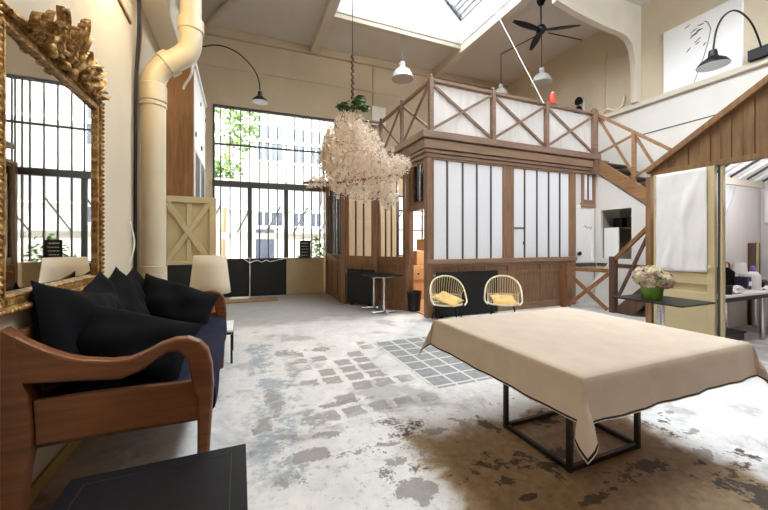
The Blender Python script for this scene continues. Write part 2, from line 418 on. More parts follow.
w4 = struct(b.build('added_window', M['bars'])); MB().box(CW[0], CW[1], YF - .104, YF - .096, CW[2], CW[3]).build('pane', M['glass'], w4)  # added unseen high window behind the camera, brightens the cabin front
b = MB()
for x0, x1, y0, y1 in ((XL - .2, SK[0], YF - .2, 10.1), (SK[1], XR + .2, YF - .2, 10.1), (SK[0], SK[1], YF - .2, SK[2]), (SK[0], SK[1], SK[3], 10.1)):
    b.box(x0, x1, y0, y1, ZC, ZC + .15)
struct(b.build('ceiling', M['ceil']))
WU0, WU1, WZ1 = -.64, 2.55, 4.92                             # big window in the back wall
b = MB()
def wseg(u0, u1, z0, z1, t=.25, off=0, mb=None):
    (mb or b).prism([(u0, BY(u0) + off, z0), (u1, BY(u1) + off, z0), (u1, BY(u1) + off, z1), (u0, BY(u0) + off, z1)], (0, t, 0))
wseg(XL, WU0, 0, ZC); wseg(WU0, WU1, WZ1, ZC); wseg(WU1, 4.45, 0, ZC); wseg(4.45, 5.7, 0, 1.0); wseg(4.45, 5.7, 2.85, ZC); wseg(5.7, XR, 0, ZC)
struct(b.build('wall_back', M['wallback']))
b = MB(); wseg(XL, XR, ZC - .2, ZC - .003, .1, -.1, b); wseg(XL, XR, 5.86, 5.88, .02, -.02, b)
struct(b.build('trim_1', M['wallback']))
# white lining and capping ledge of the right wall
struct(MB().box(XR - .04, XR - .002, -1.4, 9.3, 0, 4.5).build('trim_2', M['wallwhite']))
struct(MB().box(XR - .12, XR - .002, -1.4, 9.3, 4.502, 4.61).build('trim_3', M['beam'], bevel=.008))
struct(MB().box(XR - .052, XR - .041, -1.4, 5.2, 3.86, 3.875).build('trim_4', M['bars']))
struct(MB().box(XL + .001, XL + .02, -1, 4.3, 3.655, 3.68).build('trim_5', M['cup']))
struct(MB().box(XL + .001, XL + .28, -1.4, 9.55, 4.12, 4.55).build('trim_6', M['beam'], bevel=.01))
struct(MB().box(XL + .001, XL + .02, -1.4, 5.8, 0, .09).build('baseboard_left', paint('ochre_skirting', (186, 158, 92), .6, .08, 4), bevel=.004))
# ceiling beams
struct(MB().box(1.78, 2.0, YF + .01, 9.5, ZC - .22, ZC - .002).build('trim_7', M['beam'], bevel=.01))
struct(MB().box(SK[1] + .02, SK[1] + .2, YF + .01, 9.4, ZC - .22, ZC - .002).build('trim_8', M['beam'], bevel=.01))
struct(MB().box(2.002, SK[1] + .018, SK[3] + .02, SK[3] + .16, ZC - .12, ZC - .002).build('trim_9', M['beam'], bevel=.01))
cv = [(p.x, p.z) for p in spline([onY(px, py, 5.06) for px, py in ((557, 0), (580, 13.5), (606, 26.5), (622, 33), (630, 40), (634, 52), (636, 70))], 4)]
poly = cv + [(8.33, 4.62), (8.499, 4.62), (8.499, ZC - .003), (5.8, ZC - .003)]
struct(MB().prism([(x, 5.06, z) for x, z in poly], (0, .12, 0)).build('trim_10', M['beam']))
b = MB()
for p0, p1 in (((XL + .32, 9.35, ZC - .16), (.05, 7.9, ZC - .1)),): b.tube([p0, p1], .07, 12)
struct(b.build('trim_11', M['beam'], smooth=40))
# skylight well and glazed ridge
b = MB(); x0, x1, y0, y1 = SK
b.box(x0 - .08, x0, y0 - .08, y1 + .08, ZC + .151, 7.42); b.box(x1, x1 + .08, y0 - .08, y1 + .08, ZC + .151, 7.42)
xm = (x0 + x1) / 2
for y in (y0 - .08, y1): b.prism([(x0, y, ZC + .151), (x1, y, ZC + .151), (x1, y, 7.42), (xm, y, 8.9), (x0, y, 7.42)], (0, .08, 0))
b.box(x0 - .02, x0 - .001, y0, y1, ZC, ZC + .15); b.box(x1 + .001, x1 + .015, y0, y1, ZC, ZC + .15)
struct(b.build('trim_12', M['white']))
b = MB(); g = MB()
for i in range(9):
    y = y0 + (y1 - y0) * i / 8
    b.bar((x1 + .04, y, 7.45), (xm, y, 8.93), .05, .06); b.bar((x0 - .04, y, 7.45), (xm, y, 8.93), .05, .06)
b.bar((xm, y0, 8.95), (xm, y1, 8.95), .1, .1)
g.prism([(x1, y0, 7.43), (x1, y1, 7.43), (xm, y1, 8.9), (xm, y0, 8.9)], (0, 0, .008)); g.prism([(x0, y0, 7.43), (x0, y1, 7.43), (xm, y1, 8.9), (xm, y0, 8.9)], (0, 0, .008))
sky = struct(b.build('window_3', M['white'])); g.build('pane', M['glass'], sky)

# ---------------------------------------------------------------- big steel window and lower doors
def wbar(mb, u0, z0, u1, z1, w, d=.05, off=0):
    mb.bar((u0, BY(u0) + off, z0), (u1, BY(u1) + off, z1), d, w, (0, 0, 1) if abs(u1 - u0) > .01 else (1, 0, 0))
b = MB(); off = .06
ZT0, ZT1, ZB = 2.84, 2.99, 1.0
us = sorted(set([onB(p, 120).x for p in (220.5, 230, 240.4, 249.8, 259.5, 268.5, 277.4, 286.4, 294.8, 303.6, 312, 320.2, 328.5)] + [2.2, 2.36]))
wbar(b, WU0, WZ1 - .03, WU1, WZ1 - .03, .07, .07, off)
wbar(b, WU0, (ZT0 + ZT1) / 2, WU1, (ZT0 + ZT1) / 2, ZT1 - ZT0, .14, off - .03)
wbar(b, WU0, 3.93, WU1, 3.95, .045, .05, off)
wbar(b, WU0 + .02, ZB, WU0 + .02, WZ1, .06, .06, off); wbar(b, WU1 - .02, ZB, WU1 - .02, WZ1, .06, .06, off)
win = struct(b.build('window_1', M['bars']))
for u in us:
    wide = .11 if min(abs(u - onB(249.8, 120).x), abs(u - onB(286.4, 120).x)) < .01 else .028
    q = MB(); wbar(q, u, ZT1, u, WZ1 - .05, .024, .04, off); wbar(q, u, ZB, u, ZT0, wide, .05, off); q.build('glazing_bar', M['bars'], win)
g = MB(); wseg(WU0, WU1, ZB, WZ1, .006, off + .01, g); g.build('pane', M['glass'], win)
ud = [WU0, onB(250, 260).x, onB(286.6, 260).x, WU1]
for i in range(3):
    a, c = ud[i] + .003, ud[i + 1] - .003
    q = MB(); wseg(a, c, .001, ZB - .005, .07, .03, q); m = M['blk'] if i < 2 else M['cream']
    d = struct(q.build('door_%d' % (i + 1), m, bevel=.006))
    q = MB()
    if i < 2:
        for z in (.06, ZB - .07): wseg(a + .03, c - .03, z, z + .05, .02, .012, q)
        for u in (a + .03, c - .08): wseg(u, u + .05, .11, ZB - .07, .02, .012, q)
    else: wseg(a, c, .03, .1, .02, .011, q)
    q.build('panel_moulding', m, d)
# back window of the cabin
b = MB()
for u in (4.48, 4.9, 5.3, 5.67): wbar(b, u, 1.0, u, 2.85, .04, .05, .06)
for z in (1.02, 1.8, 2.4, 2.83): wbar(b, 4.45, z, 5.7, z, .04, .05, .06)
w2 = struct(b.build('window_2', M['bars'])); g = MB(); wseg(4.45, 5.7, 1.0, 2.85, .006, .07, g); g.build('pane', M['glass'], w2)

# ---------------------------------------------------------------- outside
struct(MB().box(-30, 40, 10.15, 60, -.12, -.01).build('ground', M['ground']))
bd = thing('building', 'pale stone apartment building across the courtyard beyond the big window', 'building', (0, 19, 0))
MB().box(-9, 16, 19, 25, 0, 10.5).build('wall', M['facade'], bd)
for z in (3.1, 6.6): MB().box(-9.1, 16.1, 18.8, 19.0, z, z + .2).build('cornice', M['white'], bd)
for px in (263.5, 277, 299, 316):
    for z0, z1 in ((5.7, 7.5), (2.3, 3.0)):
        c = onY(px, 150, 18.9)
        f = MB(); 
        for x0, x1, a, e in ((-.36, .36, z1, z1 + .12), (-.36, -.28, z0, z1), (.28, .36, z0, z1), (-.36, .36, z0 - .12, z0), (-.03, .03, z0, z1), (-.28, .28, z0 + .9, z0 + .96)): f.box(c.x + x0, c.x + x1, 18.9, 18.99, a, e)
        f = f.build('window', M['white'], bd); MB().box(c.x - .28, c.x + .28, 18.92, 18.96, z0, z1).build('pane', M['pane_out'], f)
c = onY(265, 240, 18.9); MB().box(c.x - .45, c.x + .45, 18.92, 18.99, 0, 2.1).build('door', M['pane_out'], bd)
cn = thing('glass_canopy', 'pale glazed canopy on slanting struts outside the big window', 'canopy', (1, 13, 0))
MB().prism([(-3, 11.2, 3.25), (7, 11.2, 3.25), (7, 14.5, 2.75), (-3, 14.5, 2.75)], (0, 0, .05)).build('roof', M['poly'], cn)
MB().box(-3, 7, 14.4, 14.55, 1.55, 1.8).build('beam', M['facade'], cn)
for i in range(9):
    x = -2.2 + i * 1.05; MB().bar((x, 14.38, 1.8), (x + .5, 14.0, 2.8), .05, .05).build('strut', M['bars'], cn)
def leaves(mb, pts, n, size, rnd, mi=0, flat=.5):
    for _ in range(n):
        c, r = rnd.choice(pts)
        while True:
            d = Vector((rnd.uniform(-1, 1), rnd.uniform(-1, 1), rnd.uniform(-1, 1)))
            if d.length < 1: break
        p = Vector(c) + Vector((d.x * r[0], d.y * r[1], d.z * r[2]))
        a = Vector((rnd.gauss(0, 1), rnd.gauss(0, 1), rnd.gauss(0, flat))).normalized(); q = a.orthogonal().normalized()
        q = Matrix.Rotation(rnd.uniform(0, 6.28), 3, a) @ q
        s = size * rnd.uniform(.6, 1.3); n_ = a.cross(q)
        mb.add([p - a * s, p + q * s * .45 - n_ * s * .12, p + a * s, p - q * s * .45 - n_ * s * .12], [(0, 1, 2, 3)], mi)
rnd = random.Random(3)
tr = thing('tree', 'leafy green tree in the courtyard at left of the big window', 'tree', (-.7, 16.2, 0))
b = MB(); leaves(b, [((-.7, 16.1, 5.2), (1.2, .9, 2.2)), ((-1.1, 16.1, 4.2), (.9, .8, 1.0)), ((.1, 16.3, 6.7), (.8, .8, 1.3)), ((-.4, 16.5, 8.0), (1.4, .9, 1.2)), ((-.6, 16.1, 3.8), (.6, .6, .8))], 1300, .15, rnd)
b.build('foliage', M['leafout'], tr); MB().tube([(-.7, 16.2, 0), (-.65, 16.2, 2), (-.4, 16.2, 6)], [.12, .1, .04]).build('trunk', M['cabd'], tr)
sh = thing('shrub', 'small green shrub behind the window by the black chalk sign', 'shrub', (2.35, 11, 0))
b = MB(); leaves(b, [((2.3, 11, .9), (.45, .4, .75)), ((1.9, 11.1, .6), (.3, .3, .5))], 700, .08, rnd); b.build('foliage', M['leafout'], sh)
MB().tube([(2.3, 11, 0), (2.3, 11, .8)], .03).build('stem', M['cabd'], sh)
nb_ = thing('neighbouring_roof', 'dark grey slate roof seen through the skylight', 'roof', (9, 8, 0))
MB().prism([(7.2, 6.4, 7.1), (13, 6.4, 7.1), (13, 6.4, 10.2), (7.2, 6.4, 10.2)], (0, 7, 0)).build('roof_slope', M['slate'], nb_)
b = MB()
for i in range(12): b.box(7.14, 7.2, 6.4, 13.4, 7.2 + i * .25, 7.24 + i * .25)
b.build('roof_batten', M['bars'], nb_)

# ================================================================ TIMBER CABIN WITH DECK
X0, YW, X1, X2 = 3.22, 5.655, 6.98, 7.75
def fx(px): return onY(px, 200, YW).x
cab = thing('timber_cabin', 'brown timber indoor cabin with tall white paned windows under a balustraded deck', 'cabin', (X0, YW, 0))
def glazed(A, B, z0, z1, n, pane, fr=.06, th=.07, bars=None, matf='cab'):
    A = Vector(A + (0,)); B = Vector(B + (0,)); d = (B - A).normalized(); nrm = Vector((d.y, -d.x, 0))
    def pb(mb, a, c, za, zb, t0, t1):
        p, q = A + d * a, A + d * c
        mb.prism([p + nrm * t0 + Vector((0, 0, za)), q + nrm * t0 + Vector((0, 0, za)), q + nrm * t0 + Vector((0, 0, zb)), p + nrm * t0 + Vector((0, 0, zb))], nrm * (t1 - t0))
    L = (B - A).length; f = MB()
    pb(f, 0, fr, z0, z1, -th / 2, th / 2); pb(f, L - fr, L, z0, z1, -th / 2, th / 2); pb(f, fr, L - fr, z0, z0 + fr, -th / 2, th / 2); pb(f, fr, L - fr, z1 - fr, z1, -th / 2, th / 2)
    w = f.build('window', M[matf], cab, bevel=.006)
    q = MB(); pb(q, fr, L - fr, z0 + fr, z1 - fr, -.012, 0); q.build('pane', pane, w)
    bl = bars or [fr + (L - 2 * fr) * i / n for i in range(1, n)]
    for a in bl:
        k = MB(); pb(k, a - .014, a + .014, z0 + fr, z1 - fr, -.005, .022); k.build('glazing_bar', M['bars'], w)
    return w, pb
def wains(A, B, z1, n=2, matf='cab', top=True):
    A = Vector(A + (0,)); B = Vector(B + (0,)); d = (B - A).normalized(); nrm = Vector((d.y, -d.x, 0)); L = (B - A).length
    def pb(mb, a, c, za, zb, t0, t1):
        p, q = A + d * a, A + d * c
        mb.prism([p + nrm * t0 + Vector((0, 0, za)), q + nrm * t0 + Vector((0, 0, za)), q + nrm * t0 + Vector((0, 0, zb)), p + nrm * t0 + Vector((0, 0, zb))], nrm * (t1 - t0))
    q = MB(); pb(q, 0, L, 0.0, z1, -.03, .0); w = q.build('wainscot', M[matf], cab)
    for r_ in ((.0, .14, .03), (z1 - .12, z1, .025)): q = MB(); pb(q, 0, L, r_[0], r_[1], 0, r_[2]); q.build('wainscot_rail', M['cabx' if matf == 'cab' else matf], w, bevel=.004)
    if top:
        q = MB(); pb(q, 0, L, z1 - .3, z1 - .24, 0, .02); q.build('wainscot_rail', M[matf], w, bevel=.004)
    for i in range(n + 1):
        a = min(max(L * i / n - .04, 0), L - .08)
        q = MB(); pb(q, a, a + .08, .14, z1 - .12, 0, .018); q.build('stile', M[matf], w, bevel=.003)
    return w
xa, xb, xc, xd, xe = fx(431.8), fx(503.5), fx(511.8), fx(569.4), fx(574.8)
def post(x0, x1, y0, y1, z0, z1, m='cab'): return MB().box(x0, x1, y0, y1, z0, z1).build('post', M[m], cab, bevel=.008)
ZS, ZW = 1.06, 3.0
post(X0 - .01, xa, YW - .03, YW + .1, 0, ZW); post(xb, xc, YW - .03, YW + .08, ZS, ZW); post(xd, xe, YW - .03, YW + .08, 0, ZW)
b1 = [fx(p) - xa for p in (447, 462.4, 476.5, 490.6)]; b2 = [fx(p) - xc for p in (524.2, 536.5, 548.2, 559.3)]
glazed((xa, YW), (xb, YW), ZS, ZW, 5, M['ribbed'], .03, bars=b1)
w, pb = glazed((xc, YW), (xd, YW), ZS, ZW, 5, M['ribbed'], .03, bars=b2)
q = MB(); p = onY(518, 228, YW); pb(q, .03, b2[0], p.z - .015, p.z + .015, 0, .025); q.build('hatch_bar', M['bars'], w)
MB().obox((xc + b2[0] - .04, YW - .03, p.z - .32), (.02, .03, .06)).build('hatch_latch', M['bars'], w)
wains((xa, YW), (xc - .05, YW), ZS, 3); wains((xc - .05, YW), (xd, YW), ZS, 2)
MB().box(X0 - .03, xe, YW - .07, YW - .031, ZS - .06, ZS + .03).build('sill', M['cabx'], cab, bevel=.008)
# fascia mouldings of the deck edge
for z0, z1, o, m in ((3.005, 3.07, .05, 'cabx'), (3.075, 3.135, .09, 'rail'), (3.15, 3.31, .12, 'cabx'), (3.33, 3.46, .17, 'rail')):
    MB().box(X0 - o, 7.76, YW - o, YW + .08, z0, z1).build('fascia', M[m], cab, bevel=.008)
    MB().box(X0 - o, X0 + .08, YW + .081, 8.0, z0, z1).build('fascia', M['caby'], cab, bevel=.008)
MB().box(2.2, X0 - .18, 7.95, 8.05, 3.15, 3.46).build('fascia', M['cabx'], cab, bevel=.008)
MB().box(X0 + .09, 8.4, YW + .09, 9.4, 3.33, 3.42).build('deck_floor', M['cabx'], cab)
MB().box(2.2, X0 + .085, 8.06, 9.5, 3.33, 3.42).build('deck_floor', M['cabx'], cab)
# side with the open doorway
yd0, yd1 = YW + .1, 6.36
post(X0 - .01, X0 + .09, yd1, yd1 + .09, 0, ZW)
MB().box(X0, X0 + .08, yd0, yd1, 2.05, 2.15).build('door_head', M['cabd'], cab, bevel=.005)
glazed((X0 + .04, yd1), (X0 + .04, yd0), 2.16, ZW, 2, M['glass'], .05, matf='cabd')
# angled glazed wall and rear return
A, Bq, D = (X0 - .0, 6.42), (2.24, 7.78), (2.24, 9.55)
mid = lambda t: (A[0] + (Bq[0] - A[0]) * t, A[1] + (Bq[1] - A[1]) * t)
def cpost(p, s=.12, z1=ZW): return MB().obox((p[0], p[1], z1 / 2), (s, s, z1), Matrix.Rotation(math.atan2(Bq[1] - A[1], Bq[0] - A[0]), 3, 'Z')).build('post', M['cab'], cab, bevel=.008)
cpost(mid(.0), .1); cpost(mid(.47)); cpost(Bq)
glazed(mid(.44), mid(.04), ZS, ZW, 4, M['glass'], .05, matf='cabd'); glazed(mid(.96), mid(.51), ZS, ZW, 3, M['glass'], .05, matf='cabd')
wains(mid(.47), mid(.0), ZS, 2, 'cabd'); wains(mid(.97), mid(.47), ZS, 2, 'cabd')
glazed((Bq[0], 9.4), (Bq[0], Bq[1] + .06), ZS, ZW, 6, M['glass'], .05, matf='cabd'); wains((Bq[0], 9.5), (Bq[0], Bq[1] + .06), ZS, 3, 'cabd')
post(Bq[0] - .05, Bq[0] + .07, 9.4, 9.52, 0, ZW)
MB().prism([(X0 + .1, 6.3, 3.005), (X0 - .02, 6.3, 3.005), (2.18, 7.75, 3.005), (2.18, 9.5, 3.005), (X0 + .1, 9.5, 3.005)], (0, 0, .06)).build('ceiling_board', M['cabx'], cab)
br = MB().prism([(2.2, 8.15, 1.0), (2.2, 8.15, 1.1), (2.02, 8.15, 1.1)], (0, .03, 0)); br.build('shelf_bracket', M['cabd'], cab)
MB().box(1.98, 2.2, 7.95, 8.4, 1.1, 1.13).build('shelf_board', M['cabd'], cab)
# cabin partition, inner floor
MB().box(X1 - .02, X1 + .05, YW + .1, 9.4, 0, 3.3).build('partition', M['wallwhite'], cab)
MB().prism([(X0 + .06, YW + .12, .002), (X1 - .03, YW + .12, .002), (X1 - .03, 9.4, .002), (2.3, 9.4, .002), (2.3, 7.9, .002), (X0 + .06, 6.46, .002)], (0, 0, .02)).build('floor_board', M['pine'], cab)
# nook front: small window, white hatch door
MB().box(xe + .005, X2, YW, YW + .06, 0, .86).build('wall_panel', M['wallwhite'], cab)
MB().box(xe + .005, X2 + .02, YW - .05, YW + .05, .862, .93).build('threshold', M['stairdk'], cab, bevel=.005)
pz0, pz1 = onY(588, 203, YW).z, onY(588, 170, YW).z
MB().box(xe + .005, fx(581) , YW, YW + .06, 2.3, ZW).build('wall_panel', M['wallwhite'], cab)
w, pb = glazed((fx(581), YW), (X2, YW), pz0, pz1, 2, M['ribbed'], .07)
MB().box(fx(580), X2 + .01, YW - .04, YW + .04, pz0 - .12, pz0 - .005).build('sill', M['cabx'], cab, bevel=.006)
MB().box(fx(581) + .002, X2, YW, YW + .06, pz1 + .002, ZW).build('wall_panel', M['wallwhite'], cab)
MB().box(fx(581) + .002, X2, YW + .005, YW + .05, 2.3, pz0 - .121).build('wall_panel', M['wallwhite'], cab)
hd = MB().box(xe + .02, X2 - .01, YW - .005, YW + .045, .94, 2.29).build('hatch_door', M['white'], cab, bevel=.004)
q = MB(); a0, a1 = xe + .02, X2 - .01
for x0, x1, z0, z1 in ((a0, a0 + .09, .94, 2.29), (a1 - .09, a1, .94, 2.29), (a0 + .09, a1 - .09, .94, 1.03), (a0 + .09, a1 - .09, 2.2, 2.29)): q.box(x0, x1, YW - .02, YW - .006, z0, z1)
q.build('door_frame', M['white'], hd, bevel=.004)
MB().lathe([(.0, 0), (.02, .01), (.02, .03), (.045, .04), (.05, .06), (.035, .08), (.0, .085)], (a0 + .05, YW - .02, 1.16), 14, 0, Matrix.Rotation(PI / 2, 3, 'X')).build('door_knob', M['blkm'], hd, smooth=50)
q = MB(); p = onY(584, 228, YW)
for i, (dx_, dz, l) in enumerate(((-.02, .02, .1), (.1, -.01, .12), (.22, .0, .1), (.3, -.06, .05))): q.tube(spline([(p.x + dx_, YW - .008, p.z + dz), (p.x + dx_ + l / 2, YW - .008, p.z + dz + .03), (p.x + dx_ + l, YW - .008, p.z + dz - .02)], 4), .006, 5)
q.build('scrawled_mark', M['ink'], hd)

# white wall below the upper stair flight, with its opening
sw = thing('stair_side_wall', 'white panelled wall under the stairs with a dark open niche', 'wall', (X2, 5, 0))
def sx(px, py): return onX(px, py, X2)
o1, o2, o3, o4 = sx(601, 258), sx(631.5, 258), sx(631.5, 207.5), sx(601, 210.5)
zt = lambda y: 3.05 - (5.62 - y) * .80
yA, yB = 5.63, 3.3
b = MB(); tk = (.06, 0, 0)
b.prism([(X2, yA, 0), (X2, yB, 0), (X2, yB, o1.z), (X2, yA, o1.z)], tk)
b.prism([(X2, yA, o1.z), (X2, o1.y, o1.z), (X2, o4.y, o4.z), (X2, o4.y, zt(o4.y)), (X2, yA, zt(yA))], tk)
b.prism([(X2, o4.y, o4.z), (X2, o3.y, o3.z), (X2, o3.y, zt(o3.y)), (X2, o4.y, zt(o4.y))], tk)
b.prism([(X2, o2.y, o1.z), (X2, yB, o1.z), (X2, yB, zt(yB)), (X2, o3.y, zt(o3.y))], tk)
b.build('panel', M['wallwhite'], sw)
b = MB(); b.box(X2 + .07, X2 + .68, o1.y, o1.y + .04, .9, 2.25); b.box(X2 + .07, X2 + .68, o2.y - .04, o2.y, .9, 2.25); b.box(X2 + .66, X2 + .69, o2.y, o1.y, .9, 2.25)
b.build('niche_lining', M['greyroof'], sw)
q = onX(610, 205, X2 + .1)
MB().box(X2 + .08, X2 + .11, o1.y - .35, o1.y - .02, .95, 1.75).build('inner_door', M['white'], sw)
MB().box(X2 + .3, X2 + .6, o2.y + .02, o1.y - .05, 1.72, 1.76).build('niche_shelf', M['stairdk'], sw)
for i in range(3):
    MB().box(X2 + .32, X2 + .52, o2.y + .1 + i * .3, o2.y + .3 + i * .3, 1.762, 1.98).build('box', M['blkm'], None, loc=(X2 + .4, o2.y + .2 + i * .3, 1.762))
for i, o in enumerate([o for o in bpy.data.objects if o.name.startswith('box')]):
    tag(o, ['dark box on the niche shelf, nearest the stairs handrail', 'dark box at the middle of the niche shelf', 'dark box on the niche shelf, nearest the white door'][i], 'box', 'dark boxes in the niche')
struct(MB().box(X2 - .02, X2 - .001, 3.9, 5.58, .87, .94).build('trim_13', M['stairdk']))

# balustrade
bal = thing('balustrade', 'brown timber balustrade with X braces around the deck above the cabin', 'railing', (X0, 5.6, 3.46))
YB = 5.56; RT = 4.42
def bal_post(x, y, z0=3.46, z1=None, s=.085): 
    z1 = z1 or RT + .03
    p = MB().box(x - s / 2, x + s / 2, y - s / 2, y + s / 2, z0, z1).build('post', M['rail'], bal, bevel=.006)
    MB().lathe([(.0, -.03), (.03, -.02), (.04, 0), (.03, .02), (0, .035)], (x, y, z1 + .03), 10).build('post_cap', M['rail'], p, smooth=60)
def bal_run(a, c, z0=3.46, z1=RT, panel=False, post_m='rail'):
    a = Vector(a + (0,)); c = Vector(c + (0,)); d = (c - a).normalized(); n_ = Vector((d.y, -d.x, 0)); g = d * .05
    Z = lambda v, z: v + Vector((0, 0, z))
    MB().bar(Z(a + g, z1 - .02), Z(c - g, z1 - .02), .075, .055).build('handrail', M[post_m], bal, bevel=.006)
    MB().bar(Z(a + g + n_ * .012, z0 + .06), Z(c - g + n_ * .012, z1 - .08), .03, .05).build('brace', M[post_m], bal)
    MB().bar(Z(a + g - n_ * .02, z1 - .08), Z(c - g - n_ * .02, z0 + .06), .03, .05).build('brace', M[post_m], bal)
    if panel:
        q = MB(); o = -n_ * .045
        q.grid(lambda u, v: Z(a + g * .9 + (c - a - g * 1.8) * u + o + n_ * .008 * math.sin(u * 40) , z0 + .01 + (z1 - .07 - z0) * v), 24, 4); q.build('fabric_panel', M['tulle'], bal, solid=.003)
PX = [X0 + .03, onY(493, 100, YB).x, onY(546.5, 100, YB).x, 7.62]
for x in PX[:3]: bal_post(x, YB)
bal_post(PX[3], YB, 3.0, 4.5, .12)
for i in range(3): bal_run((PX[i], YB), (PX[i + 1], YB), panel=True)
SY = [YB, 6.8, 8.0]
for y in SY[1:]: bal_post(X0 + .03, y, s=.07)
for i in range(2): bal_run((X0 + .03, SY[i]), (X0 + .03, SY[i + 1]))
bal_post(2.25, 8.0, s=.07); bal_run((X0 + .03, 8.0), (2.25, 8.0))

# ================================================================ STAIRCASE
st = thing('staircase', 'brown timber dog-leg staircase beside the cabin with X-braced handrail', 'staircase', (7.3, 4.5, 0))
# upper flight along -Y at X 7.72..8.44
us_ = lambda y: 3.25 - (5.55 - y) * .80
MB().prism([(X2 - .05, 5.5, us_(5.5) + .12), (X2 - .05, 3.3, us_(3.3) + .12), (X2 - .05, 3.3, us_(3.3) - .22), (X2 - .05, 5.62, us_(5.62) - .2)], (.045, 0, 0)).build('stringer', M['stair'], st, bevel=.006)
for i in range(9):
    y = 5.42 - i * .235; z = us_(y) + .05
    MB().box(X2 + .005, 8.44, y - .14, y + .14, z - .02, z + .02).build('tread', M['stairdk'], st, bevel=.004)
def srail(x, y0, y1, zf, hi, m, posts):
    MB().bar((x, y0, zf(y0) + hi), (x, y1, zf(y1) + hi), .06, .06).build('handrail', M[m], st, bevel=.006)
    for y in posts: MB().box(x - .035, x + .035, y - .035, y + .035, zf(y) - .05, zf(y) + hi).build('post', M[m], st, bevel=.006)
    ys = [y0] + list(posts) + [y1]
    for a, c in zip(ys[:-1], ys[1:]):
        if abs(a - c) < .3: continue
        MB().bar((x - .02, a, zf(a) + .1), (x - .02, c, zf(c) + hi - .06), .028, .05).build('brace', M[m], st)
        MB().bar((x + .02, a, zf(a) + hi - .06), (x + .02, c, zf(c) + .1), .028, .05).build('brace', M[m], st)
srail(X2 - .03, 5.55, 3.3, lambda y: us_(y) + .12, 1.03, 'stair', [4.74, 3.95])
# lower flight X 6.97..7.7
ls = lambda y: (4.55 - y) * 1.02
for i in range(7):
    y = 4.42 - i * .19; z = .2 + i * .195
    MB().box(6.99, 7.69, y - .13, y + .1, z - .035, z).build('tread', M['pine' if i == 0 else 'stair'], st, bevel=.004)
    MB().box(7.0, 7.68, y + .06, y + .08, z - .195, z - .036).build('riser', M['stairdk'], st)
MB().prism([(6.94, 4.6, 0.0), (6.94, 4.3, .0), (6.94, 3.2, ls(3.2) - .18), (6.94, 3.2, ls(3.2) + .12), (6.94, 4.6, .12)], (.045, 0, 0)).build('stringer', M['stairdk'], st, bevel=.005)
MB().box(6.97, 8.42, 3.2, 3.32, 1.36, 1.42).build('landing', M['stair'], st)
MB().bar((6.94, 4.62, 1.08), (6.94, 3.3, 1.08 + 1.32 * 1.0), .06, .075).build('handrail', M['gate'], st, bevel=.008)
MB().bar((6.96, 4.6, 1.125), (6.96, 3.3, 1.125 + 1.32), .03, .02).build('handrail_cap', M['white'], st)
MB().bar((6.94, 4.55, .35), (6.94, 3.98, 1.62), .04, .055).build('brace', M['stairdk'], st, bevel=.004)
MB().box(6.89, 7.0, 4.6, 4.72, 0, 1.13).build('newel_post', M['stairdk'], st, bevel=.01)
# X-braced balustrade at floor level
gt = thing('stair_barrier', 'low orange-brown X-braced wooden barrier at the foot of the stairs', 'barrier', (6.94, 5.1, 0))
MB().box(6.5, 6.6, 5.44, 5.54, 0, .94).build('post', M['gate'], gt, bevel=.008)
MB().bar((6.57, 5.43, .84), (6.9, 4.73, .84), .06, .08).build('top_rail', M['gate'], gt, bevel=.006)
MB().bar((6.56, 5.43, .78), (6.89, 4.74, .04), .03, .075).build('brace', M['gate'], gt, bevel=.004)
MB().bar((6.6, 5.43, .04), (6.93, 4.74, .78), .03, .075).build('brace', M['gate'], gt, bevel=.004)
MB().bar((7.05, 5.5, .06), (7.05, 4.75, 1.0), .03, .11).build('white_board', M['white'], gt, bevel=.004)
# ================================================================ LEFT SIDE: mirror, pipe, cupboard, door leaf
MY0, MY1, MZ0, MZ1 = 2.07, 3.38, 1.06, 2.51
mi = thing('mirror', 'large gilt framed mirror with carved leaf crest on the left wall above the sofa', 'mirror', (XL, 2.7, MZ0))
def mframe(ins, w, x0, x1, mb):
    a, c, e, f = MY0 + ins, MY1 - ins, MZ0 + ins, MZ1 - ins
    mb.box(x0, x1, a, a + w, e, f); mb.box(x0, x1, c - w, c, e, f); mb.box(x0, x1, a + w, c - w, e, e + w); mb.box(x0, x1, a + w, c - w, f - w, f)
b = MB(); mframe(0, .04, XL + .005, XL + .055, b); mframe(.038, .04, XL + .005, XL + .04, b); mframe(.076, .018, XL + .005, XL + .048, b)
fr = b.build('frame', M['gold'], mi, bevel=.01)
b = MB(); rnd = random.Random(5)
def bead(y, z, r): b.lathe([(0, -r), (r * .8, -r * .6), (r, 0), (r * .8, r * .6), (0, r)], (XL + .055, y, z), 6)
n = 44
for i in range(n):
    t = (i + .5) / n
    for y in (MY0 + .02, MY1 - .02): bead(y, MZ0 + t * (MZ1 - MZ0), .014)
    for z in (MZ0 + .02, MZ1 - .02): bead(MY0 + t * (MY1 - MY0), z, .014)
b.build('bead_moulding', M['gold'], mi, smooth=60)
gy0, gy1, gz0, gz1 = MY0 + .092, MY1 - .092, MZ0 + .092, MZ1 - .092; be = .022
MB().box(XL + .002, XL + .024, gy0 + be, gy1 - be, gz0 + be, gz1 - be).build('mirror_glass', M['mirror'], mi)
q = MB(); xo, xi = XL + .019, XL + .024
O = [(xo, gy0, gz0), (xo, gy1, gz0), (xo, gy1, gz1), (xo, gy0, gz1)]; I = [(xi, gy0 + be, gz0 + be), (xi, gy1 - be, gz0 + be), (xi, gy1 - be, gz1 - be), (xi, gy0 + be, gz1 - be)]
q.add(O + I, [(i, (i + 1) % 4, 4 + (i + 1) % 4, 4 + i) for i in range(4)]); q.build('bevelled_edge', M['mirror'], mi)
